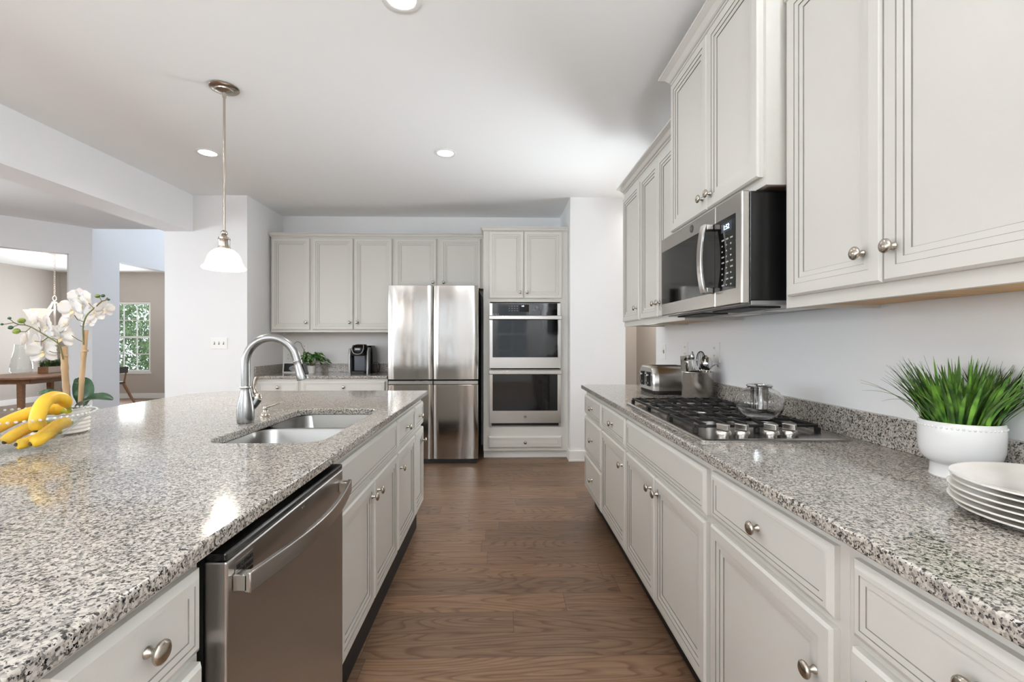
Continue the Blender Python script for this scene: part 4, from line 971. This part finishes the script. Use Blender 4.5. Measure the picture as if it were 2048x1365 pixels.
PED = [[(-0.158, -0.01, 0.402), (-0.174, -0.01, 0.416)], [(-0.14, -0.01, 0.395), (-0.168, -0.01, 0.384)], [(-0.098, -0.01, 0.386), (-0.116, -0.01, 0.369), (-0.144, -0.01, 0.369)], [(-0.116, -0.01, 0.391), (-0.128, -0.01, 0.407)], [(-0.036, -0.01, 0.350), (-0.057, -0.012, 0.333), (-0.08, -0.015, 0.335)], [(-0.066, -0.01, 0.366), (-0.063, -0.012, 0.377), (-0.071, -0.01, 0.386)], [(-0.001, -0.01, 0.322), (-0.006, -0.01, 0.341), (-0.022, -0.01, 0.346)], [(0.012, -0.012, 0.293), (-0.013, -0.015, 0.293), (-0.029, -0.015, 0.299)], [(0.152, -0.008, 0.479), (0.145, -0.01, 0.495)], [(0.166, -0.008, 0.484), (0.175, -0.01, 0.49)], [(0.124, -0.008, 0.453), (0.106, -0.01, 0.473)], [(0.09, -0.008, 0.404), (0.067, -0.01, 0.413), (0.056, -0.01, 0.429)], [(0.084, -0.01, 0.333), (0.067, -0.01, 0.341), (0.047, -0.01, 0.355)], [(0.09, -0.01, 0.386), (0.076, -0.01, 0.391)]]
pd = MB()
for q in PED: pd.tube(q if len(q) > 2 else [q[0], tuple((Vector(q[0])+Vector(q[1]))/2), q[1]], .0013, 6)
pd.build('flower_stalks', 'stem', oc_, smooth=60)
for (x, y, z), s_, mm in zip([(-0.2, -0.01, 0.396), (-0.174, -0.01, 0.418), (-0.17, -0.01, 0.384), (-0.149, -0.01, 0.371), (-0.131, -0.01, 0.409), (0.138, -0.01, 0.499), (0.157, -0.01, 0.5), (0.177, -0.01, 0.486)],
                          (.005, .006, .0085, .012, .012, .0085, .007, .005), ('leaf', 'leaf', 'leaf', 'bud', 'bud', 'bud', 'leaf', 'leaf')):
    MB().lathe([(.0001, -1.15), (.6, -.85), (1, -.1), (.85, .55), (.4, 1.0), (.0001, 1.15)], 14, T(x, y, z, ry=1.3) @ Matrix.Diagonal((s_*.85, s_*.85, s_, 1))).build('bud', mm, oc_, smooth=70)
def petal(mb, ang, L, W, tilt, m=0, base=.004):
    rows = 7; cs = 5; Tm = Euler((0, 0, ang)).to_matrix().to_4x4() @ Euler((tilt, 0, 0)).to_matrix().to_4x4()
    vs = []; fs = []
    for i in range(rows):
        t = i/(rows-1); hw = W*math.sin(PI*(.10+.86*t))**.75*(.75+.5*t if t < .6 else 1.05) if i < rows-1 else W*.30
        for j in range(cs):
            u = -1+2*j/(cs-1); vs.append((hw*u, base+L*t-(.10*L*u*u if i == rows-1 else 0), .10*L*(t*t)*.6-.06*L*(1-u*u)+.012*L*math.sin(9*t+4*u)))
    for i in range(rows-1):
        for j in range(cs-1): fs.append((i*cs+j, i*cs+j+1, (i+1)*cs+j+1, (i+1)*cs+j))
    mb.add(vs, fs, m, Tm)
random.seed(4)
FL = [((-0.057, -0.030, 0.412), .041, -.3), ((-0.022, -0.028, 0.385), .048, .1), ((-0.094, -0.026, 0.333), .044, -.6), ((-0.032, -0.032, 0.296), .047, .0), ((0.004, -0.018, 0.362), .040, .3), ((-0.050, -0.030, 0.330), .040, -.3),
      ((0.090, -0.022, 0.495), .036, .2), ((0.070, -0.026, 0.450), .046, -.4), ((0.050, -0.028, 0.398), .046, -.2), ((0.024, -0.024, 0.348), .044, .4), ((0.146, -0.022, 0.440), .036, .5), ((0.176, -0.020, 0.452), .030, .9), ((0.124, -0.022, 0.404), .026, .4), ((0.104, -0.024, 0.466), .036, .0)]
for (p, s_, yaw) in FL:
    f = MB()
    for a in (0, 2.2, -2.2): petal(f, a+random.uniform(-.1, .1), s_*.92, s_*.36, random.uniform(-.1, .15))
    for a in (1.15, -1.15): petal(f, a, s_*.98, s_*.58, random.uniform(.1, .35))
    o = f.build('flower', 'petal', oc_, smooth=80, solid=.0007, loc=(p[0]-.036, p[1]+.036, p[2]), rot=(PI/2+random.uniform(-.55, .25), 0, yaw+random.uniform(-.5, .5)))
    lp = MB(); petal(lp, PI, s_*.42, s_*.14, .7); lp.lathe([(.0001, .001), (s_*.07, .004), (s_*.06, .010), (.0001, .014)], 10)
    lp.build('lip', 'lip', o, smooth=80)
def leafblade(mb, pts, W, n=14):
    ps = smooth_path(pts, 5); N = len(ps); rs = []
    for k, p in enumerate(ps):
        t = k/(N-1); hw = max(W*math.sin(PI*min(.985, .12+.88*t))**.65, .0015)
        tn = (ps[min(k+1, N-1)]-ps[max(k-1, 0)]).normalized(); sd_ = tn.cross(Vector((0, -.35, 1))).normalized()
        if sd_.length < .1: sd_ = Vector((0, 1, 0))
        up = sd_.cross(tn).normalized()
        rs.append([p-sd_*hw+up*hw*.28, p-sd_*hw*.5+up*hw*.07, p, p+sd_*hw*.5+up*hw*.07, p+sd_*hw+up*hw*.28, p+sd_*hw*.5+up*(hw*.07-.0015), p-up*.002, p-sd_*hw*.5+up*(hw*.07-.0015)])
    mb.rings(rs)
for pts, W in (([(.050, .03, .085), (.052, .035, .13), (.034, .045, .176), (.010, .05, .196)], .031), ([(.062, -.01, .085), (.10, -.015, .118), (.15, -.02, .130), (.200, -.02, .123)], .031), ([(-.01, .02, .085), (-.045, .015, .130), (-.07, .01, .146), (-.092, .01, .146)], .024), ([(.02, .04, .085), (.03, .09, .12), (.03, .13, .13)], .022)):
    lb = MB(); leafblade(lb, pts, W); lb.build('leaf', 'leaf', oc_, smooth=70)

# ---------------------------------------------------------------- dining room
dt = thing('dining_table', 'long walnut dining table with clipped corners beyond the diagonal wall', 'table', (-7.08, 7.12, 0), .14)
c_ = .10
MB().prism([(-.52+c_, -.8), (.52-c_, -.8), (.52, -.8+c_), (.52, .8-c_), (.52-c_, .8), (-.52+c_, .8), (-.52, .8-c_), (-.52, -.8+c_)], .715, .745).build('tabletop', 'walnut', dt, bevel=.006)
MB().box(-.36, .36, -.60, -.57, .64, .7145).box(-.36, .36, .57, .60, .64, .7145).box(-.38, -.35, -.58, .58, .64, .7145).box(.35, .38, -.58, .58, .64, .7145).build('apron', 'walnut', dt)
for sx in (-.22, .22):
    for sy in (-.55, .55): MB().rings([[(sx*1.0+a*.028, sy+b*.028, 0) for a, b in ((-1, -1), (1, -1), (1, 1), (-1, 1))], [(sx+a*.034, sy+b*.034, .714) for a, b in ((-1, -1), (1, -1), (1, 1), (-1, 1))]]).build('leg', 'walnut', dt, bevel=.004)
vs_ = thing('glass_vase', 'tall clear glass vase on the dining table', 'vase', (-7.33, 7.14, .7455))
vo_ = [(.0001, 0), (.085, 0), (.118, .012), (.128, .04), (.128, .10), (.112, .24), (.085, .36), (.078, .42), (.080, .45)]
MB().lathe(vo_+[(max(r-.005, .0001), z+.006 if z < .1 else z) for r, z in vo_][::-1], 40, cap=False).build('body', 'clear_glass', vs_, smooth=60)
pb = thing('planter_box', 'long white planter box of grass on the dining table', 'planter', (-7.13, 7.48, .7455), .12)
MB().box(-.055, .055, -.27, .27, .0, .105).build('box', 'walnut', pb, bevel=.003); MB().box(.0551, .062, -.225, .225, .004, .100).build('side_panel', 'ivory_metal', pb)
gb = MB(); random.seed(9)
for k in range(420):
    x = random.uniform(-.045, .045); y = random.uniform(-.25, .25)
    blade(gb, (x, y, .10), random.uniform(0, 2*PI), random.uniform(.1, .9), random.uniform(.09, .17), .004, random.uniform(0, .8), random.choice((0, 0, 1)), 5)
gb.build('grass_blades', ['dark_grass', 'leaf'], pb, smooth=60)
ch = thing('dining_chair', 'wooden dining chair with splayed legs and grey seat in front of the dining window', 'chair', (-7.42, 8.70, 0), PI/2)
for sx in (-1, 1):
    for sy in (-1, 1): MB().tube([(sx*.17, sy*.22, .43), (sx*.20, sy*.32, .2), (sx*.22, sy*.42, 0)], [.026, .023, .016], 10).build('leg', 'walnut', ch, smooth=50)
MB().prism(rrect(-.24, .24, -.23, .23, .07), .431, .475).build('seat', 'seat_pad', ch, bevel=.012)
for sx in (-1, 1): MB().tube([(sx*.19, -.205, .44), (sx*.21, -.225, .62), (sx*.22, -.235, .76)], [.016, .015, .012], 10).build('back_post', 'walnut', ch, smooth=50)
rs = []
for k in range(11):
    a = -1+2*k/10; rs.append([(a*.25, -.235-.03*(1-a*a), .64), (a*.25, -.217-.03*(1-a*a), .64), (a*.25, -.221-.03*(1-a*a), .76), (a*.25, -.239-.03*(1-a*a), .76)])
MB().rings(rs).build('backrest', 'seat_pad', ch, smooth=40)
cd = thing('chandelier', 'pale metal chandelier with upturned white glass shades over the dining table', 'chandelier', (-7.59, 7.93, 1.51))
Hc = CH-1.51
MB().lathe([(.0001, Hc), (.075, Hc), (.07, Hc-.012), (.02, Hc-.028), (.0001, Hc-.03)][::-1], 24).build('canopy', 'ivory_metal', cd, smooth=40)
cn = MB(); z = .52; k = 0
while z < Hc-.03:
    pts = [(0 if k % 2 else .011*math.cos(a), .011*math.cos(a) if k % 2 else 0, z+.020+.022*math.sin(a)) for a in [2*PI*j/12 for j in range(13)]]
    cn.tube(pts, .0028, 5); z += .036; k += 1
cn.build('chain', 'ivory_metal', cd, smooth=60)
MB().lathe([(.0001, 0), (.012, .005), (.012, .38), (.035, .39), (.035, .405), (.01, .42), (.0001, .42)], 14).tube([(.03*math.cos(a), 0, .47+.042*math.sin(a)) for a in [2*PI*j/20 for j in range(21)]], .006, 8).build('column', 'ivory_metal', cd, smooth=50)
for k, az in enumerate((3.25, 4.95, 1.2)):
    dx, dy = math.cos(az), math.sin(az); ar = MB()
    ar.tube([(dx*.03, dy*.03, .40), (dx*.14, dy*.14, .22), (dx*.26, dy*.26, .04)], .007, 8)
    ar.tube(smooth_path([(dx*.01, dy*.01, .0), (dx*.14, dy*.14, -.045), (dx*.26, dy*.26, -.005), (dx*.30, dy*.30, .06)], 6), .008, 8)
    ar.build('arm', 'ivory_metal', cd, smooth=60)
    MB().lathe([(.0001, 0), (.03, .004), (.036, .02), (.0001, .02)], 16, T(dx*.30, dy*.30, .055)).build('cup', 'ivory_metal', cd, smooth=40)
    s1 = [(.045, .0), (.062, .02), (.085, .08), (.112, .14), (.140, .185)]
    MB().lathe(s1+[(r-.005, z+.002) for r, z in s1][::-1]+[(.0001, .004)], 32, T(dx*.30, dy*.30, .076), cap=False).build('lamp_shade', 'shade_glass', cd, smooth=60)
    q = bpy.data.lights.new('chandelier_glow', 'POINT'); q.energy = 12; q.color = (1, .985, .96); q.shadow_soft_size = .06
    qo = bpy.data.objects.new('chandelier_glow', q); COL.objects.link(qo); qo.location = (-7.59+dx*.30, 7.93+dy*.30, 1.51+.30)
